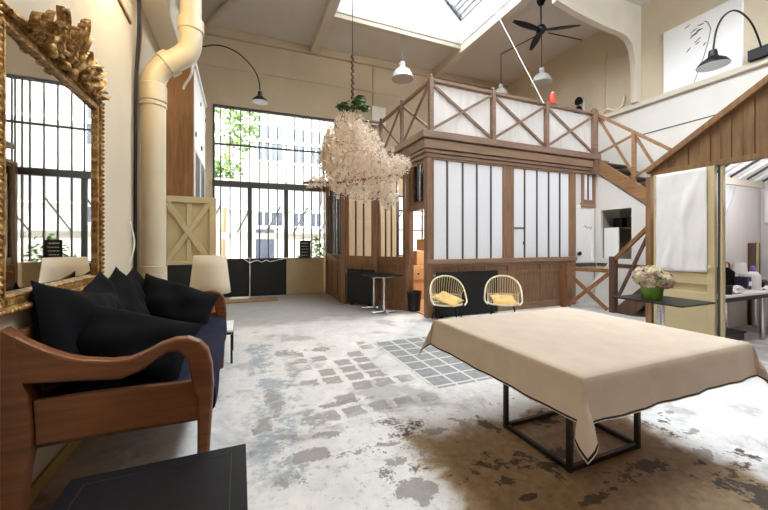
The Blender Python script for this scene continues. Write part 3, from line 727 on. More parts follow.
# carved crest : curled acanthus leaves springing from the top rail
b = MB(); rnd = random.Random(11)
def acanthus(base, ang, L, w, curl):
    def fn(u, v):
        s = v * L; a = ang + curl * v * v
        y = base.y + math.sin(a) * s; z = base.z + math.cos(a) * s
        hw = w * (.25 * (1 - v) + math.sin(PI * v ** .8))
        off = (u - .5) * 2
        return Vector((base.x + .03 * math.sin(PI * v) - .035 * abs(off) ** 1.5 + .05 * v * v, y + math.cos(a) * off * hw, z - math.sin(a) * off * hw))
    b.grid(fn, 4, 8)
yc = 2.76
for tier, (n_, dz, L0) in enumerate(((13, -.02, .10), (10, .05, .12), (7, .12, .13), (4, .17, .14))):
    for i in range(n_):
        t = -1 + 2 * (i + .5) / n_ + rnd.uniform(-.06, .06); y = yc + t * (.42 - tier * .07)
        acanthus(Vector((XL + .05 + .012 * tier + rnd.uniform(0, .03), y, MZ1 - .02 + dz * (1 - t * t * .8))), t * .9 + rnd.uniform(-.55, .55), L0 * rnd.uniform(.85, 1.5), rnd.uniform(.011, .02), rnd.uniform(-.5, .5))
for i in range(22):
    t = -1 + 2 * i / 21; y = yc + t * .46
    acanthus(Vector((XL + .075, y, MZ1 - .03 + .1 * (1 - t * t) * rnd.random())), (1 if t > 0 else -1) * rnd.uniform(.9, 1.5), rnd.uniform(.07, .12), rnd.uniform(.012, .02), rnd.uniform(-.9, .3) * (1 if t > 0 else -1))
for i in range(20):
    t = rnd.uniform(-1, 1); r = rnd.uniform(.014, .03)
    b.lathe([(0, -r), (r * .8, -r * .6), (r, 0), (r * .8, r * .6), (0, r)], (XL + .08, yc + t * .3, MZ1 + rnd.uniform(-.06, .1 * (1 - abs(t)))), 8)
b.tube(spline([(XL + .06, yc - .6, MZ1 - .03), (XL + .08, yc - .3, MZ1 + .0), (XL + .09, yc, MZ1 + .04), (XL + .08, yc + .25, MZ1 + .0), (XL + .06, yc + .45, MZ1 - .03)], 6), .014, 6)
b.build('carved_crest', M['gold'], mi, smooth=50, solid=.006)

PR = .12
pp = thing('drain_pipe', 'thick cream painted drain pipe bending around the ledge on the left wall', 'pipe', (-.9, 4.6, 0))
MB().tube([(-.9, 4.6, 0), (-.9, 4.6, 3.08)], PR, 28).build('pipe_length', M['pipe'], pp, smooth=40)
el = spline([(-.9, 4.6, 3.05), (-.9, 4.6, 3.2), (-.865, 4.6, 3.32), (-.79, 4.6, 3.42), (-.64, 4.6, 3.54), (-.56, 4.6, 3.63), (-.53, 4.6, 3.75), (-.53, 4.6, 3.9)], 6)
MB().tube(el, PR, 28).build('pipe_bend', M['pipe'], pp, smooth=40)
MB().tube([(-.53, 4.6, 3.88), (-.53, 4.6, ZC - .01)], PR - .005, 28).build('pipe_length', M['pipe'], pp, smooth=40)
def collar(c, d, h=.05, r=PR + .012):
    d = Vector(d).normalized(); c = Vector(c); MB().tube([c - d * h, c - d * h * .9, c + d * h * .9, c + d * h], [r - .01, r, r, r - .01], 28).build('collar', M['pipe'], pp, smooth=40)
collar((-.9, 4.6, 3.08), (0, 0, 1), .1); collar((-.9, 4.6, 2.95), (0, 0, 1), .018); collar((-.75, 4.6, 3.455), (.72, 0, .62), .05, PR + .022); collar((-.53, 4.6, 3.93), (0, 0, 1), .07, PR + .02)
collar((-.9, 4.6, 1.1), (0, 0, 1), .045); collar((-.9, 4.6, 1.0), (0, 0, 1), .06, PR + .013); collar((-.9, 4.6, .93), (0, 0, 1), .02, PR + .014)
wr = thing('cable_run', 'dark bundle of cables running up the left wall behind the cream pipe', 'cable', (-1.02, 4.32, 0))
for i, (y, m, r) in enumerate(((4.36, 'blkm', .01), (4.40, 'blkm', .013), (4.43, 'cup', .009))):
    MB().tube(spline([(-1.03 + .01 * i, y, .1), (-1.025, y + .01, 1.2), (-1.02, y - .005, 2.2), (-1.02, y + .02, 3.1), (-.99, y + .03 * i, 3.7), (-1.0, y + .02, 4.1)], 6), r, 8).build('cable', M[m], wr, smooth=60)
MB().tube(spline([(-1.02, 4.25, .75), (-1.0, 4.26, 1.0), (-1.02, 4.22, 1.2), (-1.0, 4.26, 1.4), (-1.03, 4.24, 1.62)], 6), .008, 6).build('white_cable', M['paper'], wr, smooth=60)
tag(MB().tube(spline([(-.75, 5.7, 3.62), (-.68, 5.3, 3.52), (-.58, 5.05, 3.56), (-.55, 5.0, 3.72), (-.5, 5.1, 3.85)], 8), .016, 8).build('electric_cable', M['paper'], None, loc=(-.75, 5.7, 3.6), smooth=60), 'pale loop of cable hanging under the elbow of the cream pipe', 'cable')

CUX, CUY0, CUY1, CUZ0, CUZ1 = -.66, 5.97, 7.75, 2.1, 4.1
cu = thing('wall_cupboard', 'high wall cupboard with orange-brown end panel and white doors above the cream door leaf', 'cupboard', (XL, CUY0, CUZ0))
MB().box(XL + .002, CUX, CUY0 + .031, CUY1, CUZ0, CUZ1).build('carcass', M['white'], cu)
MB().box(XL + .002, CUX + .01, CUY0, CUY0 + .03, CUZ0, CUZ1).build('end_panel', M['cup'], cu, bevel=.004)
for i in range(2):
    y0 = CUY0 + .06 + i * .86; y1 = y0 + .83
    d = MB().box(CUX + .002, CUX + .022, y0, y1, CUZ0 + .75, CUZ1 - .03).build('door', M['white'], cu, bevel=.004)
    MB().box(CUX + .023, CUX + .04, y0 + .03, y0 + .06, CUZ0 + .95, CUZ0 + 1.02).build('handle', M['blkm'], d)
    MB().box(CUX + .023, CUX + .035, y1 - .04, y1 - .02, CUZ1 - .3, CUZ1 - .24).build('hinge', M['blkm'], d)
    q = MB(); q.box(CUX + .002, CUX + .022, y0, y0 + .05, CUZ0 + .02, CUZ0 + .73); q.box(CUX + .002, CUX + .022, y1 - .05, y1, CUZ0 + .02, CUZ0 + .73)
    q = q.build('glazed_door', M['white'], cu); MB().box(CUX + .004, CUX + .012, y0 + .051, y1 - .051, CUZ0 + .02, CUZ0 + .73).build('pane', M['blk'], q)
MB().box(XL + .282, CUX + .05, CUY0, CUY1, CUZ1 + .002, CUZ1 + .06).build('cornice', M['white'], cu, bevel=.006)

lf = thing('door_leaf', 'cream door leaf with X bracing above a black kick panel, standing left of the window', 'door', (-.7, 5.9, 0))
lx0, lx1, ly = XL + .01, -.335, 5.85; lz0, lz1 = 1.08, 2.085
MB().box(lx0, lx1, ly, ly + .05, .0, lz1).build('backing', M['cream'], lf)
q = MB(); 
for a in ((lx0, lx0 + .06, lz0, lz1), (lx1 - .09, lx1, lz0, lz1), (lx0 + .06, lx1 - .09, lz1 - .09, lz1), (lx0 + .06, lx1 - .09, lz0, lz0 + .05)): q.box(a[0], a[1], ly - .045, ly - .001, a[2], a[3])
q.build('frame', M['cream'], lf, bevel=.006)
MB().box((lx0 + lx1) / 2 - .04, (lx0 + lx1) / 2 + .03, ly - .022, ly - .002, lz0 + .05, lz1 - .09).build('brace', M['cream'], lf, bevel=.004)
MB().bar((lx0 + .07, ly - .034, lz1 - .1), (lx1 - .1, ly - .034, lz0 + .06), .02, .075).build('brace', M['cream'], lf, bevel=.004)
MB().bar((lx0 + .07, ly - .03, lz0 + .06), (lx1 - .1, ly - .03, lz1 - .1), .02, .075).build('brace', M['cream'], lf, bevel=.004)
MB().box(lx0 + .03, lx1, ly - .05, ly - .002, .02, lz0 - .002).build('kick_panel', M['blk'], lf, bevel=.006)

# ================================================================ SOFA
sf = thing('sofa', 'brown wooden sofa with scrolled open arms and dark navy mattress along the left wall', 'sofa', (-.6, 3.2, 0))
AY = 2.17
def apoly(pts): 
    out = []
    for px, py in pts:
        p = onY(px, py if py else 400, AY); out.append((max(p.x, XL + .022), 0, p.z if py else 0.0))
    return out
outer = [(8, 336), (14, 337), (28, 344), (45, 351), (65, 357), (83, 360), (110, 361), (128, 359), (145, 352), (160, 344), (175, 339), (188, 338), (200, 342), (208, 350), (212, 365), (213.5, 385), (212, 412), (210, 440), (207, 0)]
inner = [(193, 0), (197, 452), (197, 424), (197, 400), (191, 382), (187, 360), (178, 352), (167, 353), (155, 361), (140, 372), (120, 380), (80, 382), (22, 385), (8, 386)]
arm = apoly(outer + inner); rail = apoly([(30, 403), (100, 393), (197, 382), (197, 421), (140, 429), (33, 448)])
leg = apoly([(-12, 330), (2, 331), (14, 337), (22, 385), (28, 402), (31, 430), (30, 450), (24, 480), (18, 0), (-12, 0)])
for k, yy in enumerate((AY, 4.24)):
    T = [(x, yy, z) for x, _, z in arm]; MB().prism(T, (0, .075, 0)).build('arm', M['sofa'], sf, bevel=.014)
    MB().prism([(x, yy + .02, z) for x, _, z in rail], (0, .035, 0)).build('side_rail', M['sofa'], sf, bevel=.006)
    MB().prism([(x, yy - .005, z) for x, _, z in leg], (0, .085, 0)).build('back_leg', M['sofa'], sf, bevel=.014)
MB().box(-.2, -.17, AY + .08, 4.23, .30, .43).build('front_rail', M['sofa'], sf, bevel=.006)
MB().box(-1.02, -.985, AY + .085, 4.23, .34, .97).build('back_board', M['sofa'], sf, bevel=.006)
MB().box(-.98, -.205, AY + .08, 4.23, .38, .415).build('seat_base', M['stairdk'], sf)
def cushion(mb, c, w, d, h, n=16, m=Matrix.Identity(3), rnd=None, puff=.5):
    ph = [rnd.uniform(0, 6.28) for _ in range(8)] if rnd else [0] * 8
    for sgn in (1, -1):
        def fn(u, v, sgn=sgn):
            a, e = u * 2 - 1, v * 2 - 1
            f = max(0, 1 - abs(a) ** 2.4) ** puff * max(0, 1 - abs(e) ** 2.4) ** puff
            x = a * w / 2 * (1 - .09 * (1 - e * e) ** 1.0 * abs(a) ** 2); y = e * d / 2 * (1 - .09 * (1 - a * a) * abs(e) ** 2)
            wr = .012 * (math.sin(5 * a + 3 * e + ph[0]) + math.sin(-4 * a + 6 * e + ph[1]) + .7 * math.sin(9 * a + 2 * e + ph[2])) * f if rnd else 0
            return Vector(c) + m @ Vector((x, y, sgn * h / 2 * f + wr))
        mb.grid(fn, n, n)
    return mb
b = MB()
def mat_fn(u, v):                                    # boxed mattress cross-section swept along Y
    prof = [(-.975, .42), (-.975, .56), (-.955, .585), (-.75, .6), (-.5, .605), (-.25, .6), (-.155, .585), (-.135, .56), (-.13, .5), (-.135, .44), (-.155, .42), (-.975, .418)]
    i = u * 11; k = min(int(i), 10); t = i - k
    x = prof[k][0] * (1 - t) + prof[k + 1][0] * t; z = prof[k][1] * (1 - t) + prof[k + 1][1] * t
    return Vector((x + .006 * math.sin(v * 17), AY + .085 + v * 1.975, z + (.008 * math.sin(v * 13 + x * 9) if z > .55 else 0)))
b.grid(mat_fn, 11, 30); b.prism([tuple(mat_fn(i / 11, 0)) for i in range(11)], (0, .001, 0)); b.prism([tuple(mat_fn(i / 11, 1)) for i in range(11)], (0, .001, 0))
b.build('mattress', M['navy'], sf, smooth=50)
def euler(rx, ry, rz): return (Matrix.Rotation(rz, 3, 'Z') @ Matrix.Rotation(ry, 3, 'Y') @ Matrix.Rotation(rx, 3, 'X'))
R = math.radians
pill = [  # centre, w, h, thick, rotation  (flat pillow in XY -> stood up by rotation about X)
    ((-.84, 2.52, .88), .58, .56, .22, euler(R(90 - 18), R(0), R(74)) @ Matrix.Rotation(R(-15), 3, 'Z'), 'black scatter cushion nearest the camera, upright against the sofa back behind the low arm'),
    ((-.62, 2.46, .81), .72, .42, .24, euler(R(54), R(17), R(-4)), 'black scatter cushion lying across the front of the sofa just inside the near arm'),
    ((-.88, 2.97, .87), .56, .54, .20, euler(R(90 - 16), R(0), R(84)) @ Matrix.Rotation(R(18), 3, 'Z'), 'black scatter cushion against the sofa back, second from the near arm'),
    ((-.87, 3.38, .86), .56, .54, .22, euler(R(90 - 18), R(0), R(80)) @ Matrix.Rotation(R(26), 3, 'Z'), 'black scatter cushion with a high peak at the middle of the sofa back'),
    ((-.88, 3.80, .85), .56, .58, .2, euler(R(90 - 14), R(-12), R(88)), 'black scatter cushion half hidden behind the large far cushion'),
    ((-.57, 3.86, .80), .70, .46, .28, euler(R(58), R(22), R(8)), 'large black scatter cushion lying at the far end of the sofa by the table lamp'),
]
rnd = random.Random(21)
for c, w, h, t, m, lab in pill:
    b = MB(); cushion(b, c, w, h, t, 18, m, rnd, .55)
    tag(b.build('cushion', M['black'], None, loc=c, smooth=179), lab, 'cushion', 'black scatter cushions on the sofa')

# side table and lamp beyond the sofa
tb = thing('side_table', 'low white-topped side table with thin black legs past the end of the sofa', 'table', (-.4, 4.66, 0))
MB().box(-.70, -.075, 4.385, 4.95, .365, .39).build('table_top', M['white'], tb, bevel=.004)
MB().box(-.68, -.095, 4.4, 4.93, .335, .364).build('apron', M['blkm'], tb)
for x in (-.685, -.09):
    for y in (4.4, 4.935): MB().box(x - .012, x + .012, y - .012, y + .012, 0, .334).build('leg', M['blkm'], tb)
lp = thing('table_lamp', 'table lamp with cream drum shade and copper base behind the sofa arm', 'lamp', (-.34, 4.72, .39))
lc = (-.335, 4.72, 0)
MB().lathe([(0, .392), (.1, .392), (.105, .41), (.08, .43), (.05, .46), (.085, .53), (.1, .6), (.085, .68), (.05, .74), (.045, .78), (.065, .8), (.03, .83), (0, .84)], lc, 24).build('base', M['copper'], lp, smooth=40)
MB().tube([(lc[0], lc[1], .84), (lc[0], lc[1], 1.2)], .012, 8).build('stem', M['copper'], lp, smooth=60)
q = MB(); n = 40
q.grid(lambda u, v: Vector((lc[0] + math.cos(u * 2 * PI) * (.228 - .05 * v), lc[1] + math.sin(u * 2 * PI) * (.228 - .05 * v), .79 + .455 * v)), n, 4)
q.build('lamp_shade', M['shade'], lp, smooth=60, solid=.004)

# black table in the foreground
ft = thing('coffee_table', 'low black lacquered coffee table in the lower left foreground before the sofa', 'table', (-.3, 1.35, 0))
p1, p2 = onZ(246, 446, .45), onZ(73, 476, .45)
tx0, tx1, ty0, ty1 = p2.x, p1.x, .95, 1.77
MB().box(tx0, tx1, ty0, ty1, .405, .45).build('table_top', M['blktop'], ft, bevel=.005)
q = MB(); i_ = .06
for a in ((tx0 + i_, tx1 - i_, ty1 - i_ - .003, ty1 - i_), (tx0 + i_, tx1 - i_, ty0 + i_, ty0 + i_ + .003), (tx0 + i_, tx0 + i_ + .003, ty0 + i_, ty1 - i_), (tx1 - i_ - .003, tx1 - i_, ty0 + i_, ty1 - i_)): q.box(a[0], a[1], a[2], a[3], .4495, .4512)
q.build('inlay_line', M['frame'], ft)
MB().box(tx0 + .05, tx1 - .05, ty0 + .05, ty1 - .05, .33, .404).build('apron', M['blktop'], ft)
for x in (tx0 + .06, tx1 - .06):
    for y in (ty0 + .06, ty1 - .06): MB().box(x - .03, x + .03, y - .03, y + .03, 0, .33).build('leg', M['blktop'], ft, bevel=.004)

# ================================================================ BIG TABLE AND CLOTH
TX0, TX1, TY0, TY1, TZ = 1.46, 2.94, 1.12, 2.43, .775
bt = thing('dining_table', 'large square table on a dark steel box frame under a linen cloth', 'table', (2.2, 1.78, 0))
MB().box(TX0, TX1, TY0, TY1, TZ - .035, TZ - .004).build('table_top', M['cabx'], bt)
gx0, gx1, gy0, gy1 = 1.865, 2.51, 1.52, 2.07
for x in (gx0, gx1):
    for y in (gy0, gy1): MB().box(x - .015, x + .015, y - .015, y + .015, 0, TZ - .037).build('leg', M['frame'], bt, bevel=.002)
for y in (gy0, gy1):
    MB().box(gx0 + .016, gx1 - .016, y - .014, y + .014, .003, .033).build('base_rail', M['frame'], bt, bevel=.002)
    MB().box(gx0 + .016, gx1 - .016, y - .014, y + .014, TZ - .068, TZ - .038).build('top_rail', M['frame'], bt)
for x in (gx0, gx1):
    MB().box(x - .014, x + .014, gy0 + .016, gy1 - .016, .003, .033).build('base_rail', M['frame'], bt, bevel=.002)
    MB().box(x - .014, x + .014, gy0 + .016, gy1 - .016, TZ - .068, TZ - .038).build('top_rail', M['frame'], bt)
DR = .21
ov = [0, .004, .012, .03, .07, .11, .15, .175, .188, .196, .1975, .202, .206, .21]
def axis(L, n): return [-(o) for o in reversed(ov)][:-1] + [L * i / n for i in range(n + 1)] + [L + o for o in ov[1:]]
A1, A2 = axis(TX1 - TX0, 26), axis(TY1 - TY0, 24)
LX, LY = TX1 - TX0, TY1 - TY0
def drape(s, t):
    ex = -s if s < 0 else (s - LX if s > LX else 0); ey = -t if t < 0 else (t - LY if t > LY else 0)
    cx, cy = min(max(s, 0), LX), min(max(t, 0), LY); dx = -1 if s < 0 else 1; dy = -1 if t < 0 else 1
    x, y, z = TX0 + cx, TY0 + cy, TZ + .003
    def hang(o, k, flip):                              # rounded edge then hang with soft waves
        amp = .006 * min(1, o / DR) ** 1.3
        w = amp * (math.sin(k * 13 + flip * 2) + .6 * math.sin(k * 29 + flip) ) + .012 * min(1, o / .02) + .02 * (o / DR) ** 1.5
        return w, -o * .985 + .0
    if ex and not ey: w, dz = hang(ex, t, dx); x += dx * w; z += dz
    elif ey and not ex: w, dz = hang(ey, s, dy + 3); y += dy * w; z += dz
    elif ex and ey:
        rho = math.hypot(ex, ey); ph = math.atan2(ey, ex) / (PI / 2)
        w0, _ = hang(rho, t if ph < .5 else s, 0); r = min(rho, DR * 1.42)
        out = r * (.36 * math.sin(PI * ph)); lat = r * .26 * math.sin(2 * PI * ph)
        base = .012 * min(1, rho / .02) + .02 * min(1, (rho / DR)) ** 1.5
        # near the two straight sides blend back onto them
        vx, vy = dx / 2 ** .5, dy / 2 ** .5
        kx, ky = base * math.cos(ph * PI / 2), base * math.sin(ph * PI / 2)
        x += dx * kx + vx * out - dx * lat * .7; y += dy * ky + vy * out + dy * lat * .7
        x += dx * r * .0; z -= rho * (.97 + .1 * math.sin(PI * ph))
    return Vector((x, y, z))
b = MB(); nx, ny = len(A1), len(A2)
vs = [drape(s, t) for t in A2 for s in A1]; fs = []; ms = []
def ovr(i, A, L):
    m = (A[i] + A[i + 1]) / 2; return max(-m, m - L, 0)
for j in range(ny - 1):
    for i in range(nx - 1):
        o = max(ovr(i, A1, LX), ovr(j, A2, LY))
        b.f.append([j * nx + i, j * nx + i + 1, (j + 1) * nx + i + 1, (j + 1) * nx + i]); b.m.append(1 if .196 < o < .2065 else (2 if o >= .2065 else 0))
b.v = vs
tag(b.build('tablecloth', [M['linen'], M['hem'], M['piping']], None, loc=(2.2, 1.78, TZ), smooth=70), 'beige linen tablecloth with black hem draped over the large square table', 'tablecloth')

# ================================================================ BISTRO TABLE, BLACK PANELS, CHAIRS
def black_panel(A, B, z0, z1, lab, th=.05):
    A = Vector(A + (0,)); B = Vector(B + (0,)); d = (B - A).normalized(); n_ = Vector((d.y, -d.x, 0)); c = (A + B) / 2
    t = thing('radiator', lab, 'radiator', (c.x, c.y, 0), 'black radiators on the cabin walls')
    def pb(a, c_, za, zb, t0, t1):
        p, q = A + d * a, A + d * c_
        return MB().prism([p + n_ * t0 + Vector((0, 0, za)), q + n_ * t0 + Vector((0, 0, za)), q + n_ * t0 + Vector((0, 0, zb)), p + n_ * t0 + Vector((0, 0, zb))], n_ * (t1 - t0))
    L = (B - A).length
    pb(0, L, z0, z1, .035, .085).build('front_panel', M['blk'], t, bevel=.008)
    pb(.02, L - .02, z1 - .02, z1 + .012, .04, .08).build('top_grille', M['blkm'], t)
    for a in (.1, L - .16): pb(a, a + .06, 0, z0, .04, .08).build('foot', M['blkm'], t)
    v = A + d * -.03 + n_ * .06; MB().lathe([(0, 0), (.03, .005), (.03, .06), (0, .07)], (v.x, v.y, z1 - .07), 12).build('valve', M['chrome'], t, smooth=40)
black_panel((fx(433), YW - .035), (fx(494), YW - .035), .03, .84, 'wide flat black radiator on the cabin front behind the rattan chairs')
black_panel(mid(.92), mid(.47), .04, .80, 'flat black radiator on the angled cabin wall behind the small chrome-legged table')
bi = thing('bistro_table', 'small dark-topped table on two chrome pedestals by the angled cabin wall', 'table', (2.75, 6.6, 0))
c1, c2 = at(384, 308.5, 6.9), at(374, 304, 7.4)
c1.z = c2.z = 0
tc = (c1 + c2) / 2; dv = (c2 - c1).normalized(); 
a_ = Vector((.42, -.1, 0)); a_ = Vector((dv.y, -dv.x, 0))
ct = [tc - dv * .42 - a_ * .3, tc - dv * .42 + a_ * .34, tc + dv * .42 + a_ * .3, tc + dv * .42 - a_ * .3]
MB().prism([p + Vector((0, 0, .735)) for p in ct], (0, 0, .025)).build('table_top', M['blkm'], bi, bevel=.004)
for k, c in enumerate((c1, c2)):
    MB().tube([c + Vector((0, 0, .04)), c + Vector((0, 0, .73))], .028, 14).build('pedestal', M['chrome'], bi, smooth=40)
    q = MB(); q.bar(c + a_ * .28 + Vector((0, 0, .03)), c - a_ * .28 + Vector((0, 0, .03)), .05, .035); q.bar(c + dv * .17 + Vector((0, 0, .03)), c - dv * .17 + Vector((0, 0, .03)), .05, .035)
    q.build('foot', M['chrome'], bi, bevel=.006)
    MB().bar(c + a_ * .25 + Vector((0, 0, .72)), c - a_ * .25 + Vector((0, 0, .72)), .04, .022).build('top_bracket', M['chrome'], bi)
    
# rattan chair in local coordinates facing -Y
rc = thing('rattan_chair', 'pale rattan tub chair with askew yellow pad, nearer the open cabin doorway', 'chair', (0, 0, 0), 'pale rattan tub chairs')
def hoop(t):                                         # back/arm hoop, t 0..1 left front -> over the top -> right front
    a = PI * (1 - t); w = .36 - .0 * math.sin(a)
    x = w * math.cos(a) * (1 + .06 * math.sin(a)); h = math.sin(a) ** .62 if math.sin(a) > 0 else 0
    return Vector((x, -.20 + .40 * h, .40 + .43 * h))
def seat(t): 
    a = 2 * PI * t; return Vector((.31 * math.cos(a), .0 + .28 * math.sin(a), .335))
hp = [hoop(i / 36) for i in range(37)]
hp = [Vector((-.30, -.26, .345))] + hp + [Vector((.30, -.26, .345))]
MB().tube(spline(hp, 2), .017, 8).build('hoop', M['wick'], rc, smooth=60)
MB().tube([seat(i / 32) for i in range(32)], .016, 8, closed=True).build('seat_ring', M['wick'], rc, smooth=60)
midr = [Vector((.315 * math.cos(a), .02 + .30 * math.sin(a), .475)) for a in [R(8) + (PI - R(16)) * i / 24 for i in range(25)]]
MB().tube(midr, .012, 6).build('back_rail', M['wick'], rc, smooth=60)
for i in range(19):
    t = .1 + .8 * i / 18; p = hoop(t); a = PI * (1 - (.04 + .92 * i / 18)); s = Vector((.31 * math.cos(a), .28 * math.sin(a), .335)); m_ = Vector((.315 * math.cos(a), .02 + .3 * math.sin(a), .475))
    MB().tube(spline([s, m_, (m_ + p) / 2 + Vector((0, .015, 0)), p], 4), .0075, 6).build('spindle', M['wick'], rc, smooth=60)
q = MB()
for i in range(13):
    x = -.28 + .56 * i / 12; y = .27 * math.sqrt(max(0, 1 - (x / .31) ** 2)); q.tube([(x, -y, .333), (x, y, .333)], .008, 5)
q.build('woven_seat', M['wick'], rc, smooth=60)
for sx_ in (-1, 1):
    for sy in (-1, 1): MB().tube([(sx_ * .2, sy * .17, .325), (sx_ * .27, sy * .25, 0)], [.013, .011], 8).build('leg', M['blkm'], rc, smooth=60)
    MB().tube([(sx_ * .245, -.22, .1), (sx_ * .245, .22, .1)], .007, 6).build('stretcher', M['blkm'], rc, smooth=60)
ch1 = onZ(447, 321.5, 0); ch2 = onZ(503, 321, 0)
rc.location = (ch1.x, ch1.y, 0); rc.rotation_euler = (0, 0, R(-20)); rc.scale = (.86, .86, .96)
copy_tree(rc, (ch2.x, ch2.y, 0), R(-40), 'pale rattan tub chair with flat yellow pad, farther from the cabin doorway')
def pad(c, rz, tilt, lab, w=.5):
    b = MB(); rnd = random.Random(int(c[0] * 100)); cushion(b, c, w, w, .09, 14, euler(tilt[0], tilt[1], rz), rnd, .3)
    tag(b.build('seat_pad', M['yellow'], None, loc=c, smooth=179), lab, 'cushion', 'yellow seat pads on the rattan chairs')
pad((ch1.x + .0, ch1.y - .03, .41), R(33), (R(17), R(-6)), 'yellow seat pad lying diagonally with a raised corner on the rattan chair by the doorway', .46)
pad((ch2.x, ch2.y - .02, .385), R(-28), (R(14), R(0)), 'yellow seat pad lying flat on the rattan chair farther from the doorway', .42)

# cabin interior: dresser and bin seen through the doorway
ds = thing('dresser', 'light wooden stepped dresser inside the cabin doorway', 'dresser', (4.1, 7.7, 0))
MB().box(3.75, 4.75, 7.5, 8.0, .02, .85).build('body', M['pine'], ds, bevel=.006)
MB().box(4.02, 4.75, 7.55, 8.0, .86, 1.2).build('step', M['pine'], ds, bevel=.006)
MB().box(4.25, 4.75, 7.6, 8.0, 1.21, 1.5).build('step', M['pine'], ds, bevel=.006)
for x in (3.78, 4.27):
    d = MB().box(x, x + .46, 7.47, 7.499, .5, .8).build('drawer', M['pine'], ds, bevel=.006); MB().lathe([(0, 0), (.02, .0), (.025, .02), (0, .03)], (x + .23, 7.468, .65), 10, 0, Matrix.Rotation(PI / 2, 3, 'X')).build('knob', M['blkm'], d)
bn = onZ(416.5, 311, .022)
wb = thing('waste_bin', 'round black waste bin on the wooden floor inside the cabin doorway', 'bin', (bn.x, bn.y + .1, .022))
MB().lathe([(0, .0), (.12, .0), (.15, .37), (.16, .375), (.16, .39), (.14, .39), (.115, .02), (0, .02)], (bn.x, bn.y + .1, .022), 24).build('bucket', M['blk'], wb, smooth=40)
# ================================================================ RIGHT SIDE: gabled shed, door panel, sheet
XG = 5.4
def gx(px, py): return onX(px, py, XG)
sd = thing('garden_shed', 'small gabled booth with brown vertical boards at the right side of the hall', 'booth', (XG, 2, 0))
e0 = gx(650, 170); pk = gx(768, 82); zb = gx(716, 163).z
slope = (pk.z - e0.z) / (e0.y - pk.y); ypk = 1.25; zpk = e0.z + slope * (e0.y - ypk)
ya, yb_ = e0.y, 2 * ypk - e0.y
# gable : vertical boards cut to the slope
b = MB(); y = ya - .02; i = 0; rnd = random.Random(4)
ztop = lambda y: e0.z + slope * (ya - y) if y > ypk else e0.z + slope * (y - yb_)
while y > yb_ + .1:
    w = rnd.choice([.1, .115, .13]); y2 = max(y - w, yb_ + .02)
    o = .003 + .007 * (i % 2)
    b.prism([(XG - o, y, zb), (XG - o, y2 + .007, zb), (XG - o, y2 + .007, max(ztop(y2), zb + .01)), (XG - o, y, max(ztop(y), zb + .01))], (.025, 0, 0)); y = y2; i += 1
b.build('gable_boards', M['gable'], sd)
MB().prism([(XG + .012, ya - .03, zb), (XG + .012, yb_ + .03, zb), (XG + .012, ypk, zpk - .02)], (.02, 0, 0)).build('gable_backing', M['stairdk'], sd)
MB().box(XG - .03, XG + .04, yb_, ya - .02, zb - .04, zb + .03).build('tie_beam', M['gable'], sd, bevel=.004)
for s_, yy in ((1, ya + .03), (-1, yb_ - .03)):
    MB().bar((XG - .03, yy, e0.z - .03), (XG - .03, ypk, zpk + .02), .07, .075).build('barge_board', M['cabd'], sd, bevel=.006)
MB().box(XG - .02, XG + .05, ya - .03, ya + .05, 0, zb - .04).build('corner_post', M['cabd'], sd, bevel=.006)
p1 = gx(717.5, 200); 
MB().box(XG - .01, XG + .06, p1.y - .052, p1.y - .03, 0, zb - .041).build('door_post', M['cream'], sd, bevel=.005)
MB().box(XG - .005, XG + .04, p1.y - .028, p1.y - .004, 0, zb - .041).build('post_gap', M['bars'], sd)
# glazed rear slope with rafters, back wall plate
q = MB(); q.prism([(XG + .05, ya, e0.z), (8.44, ya, e0.z), (8.44, ypk, zpk), (XG + .05, ypk, zpk)], (0, 0, .01)); q.build('roof_sheet', M['poly'], sd)
for i in range(12):
    x = XG + .1 + i * .26; MB().bar((x, ya, e0.z - .03), (x, ypk, zpk - .03), .022, .03).build('rafter', M['bars' if i % 2 else 'white'], sd)
q = MB(); q.prism([(XG + .05, yb_, e0.z), (8.44, yb_, e0.z), (8.44, ypk, zpk), (XG + .05, ypk, zpk)], (0, 0, .01)); q.build('roof_sheet', M['poly'], sd)
MB().box(XG + .06, 8.45, ya - .03, ya + .03, 0, zb - .02).build('back_wall', M['wallwhite'], sd)
MB().box(XG + .06, 8.44, ya - .09, ya - .032, zb - .03, zb + .09).build('wall_plate', M['beam'], sd, bevel=.005)
MB().box(8.38, 8.455, 1.2, ya - .1, 1.75, 2.3).build('side_panel', M['white'], sd)
q = MB(); q.prism([(6.9, ya - .04, 2.36), (7.6, ya - .04, 2.36), (7.35, ya - .12, 2.1), (7.0, ya - .13, 1.75), (6.85, ya - .06, 1.6)], (0, .006, 0)); q.build('loose_sheet', M['poly'], sd)

dp = thing('booth_door', 'cream panelled door of the booth with a white sheet over its upper half', 'door', (XG, 2.7, 0))
dy0, dy1 = gx(716.5, 200).y, gx(655.5, 200).y; dz1 = gx(716, 164.5).z - .015
MB().box(XG - .02, XG + .015, dy0, dy1, .02, dz1).build('panel', M['cream'], dp)
q = MB(); st_ = .075
def zz(py): return gx(690, py).z
for a in ((dy0, dy0 + st_, .02, dz1), (dy1 - st_, dy1, .02, dz1), (dy0 + st_, dy1 - st_, dz1 - .08, dz1), (dy0 + st_, dy1 - st_, zz(283), zz(272)), (dy0 + st_, dy1 - st_, zz(299), zz(291)), (dy0 + st_, dy1 - st_, .02, .14)):
    q.box(XG - .045, XG - .021, a[0], a[1], a[2], a[3])
q.build('door_frame', M['cream'], dp, bevel=.005)
for z in (zz(178), zz(192), zz(204)):
    MB().tube([(XG - .05, dy1 - .035, z - .05), (XG - .05, dy1 - .035, z + .05)], .012, 8).build('hinge', M['pipe'], dp, smooth=50)
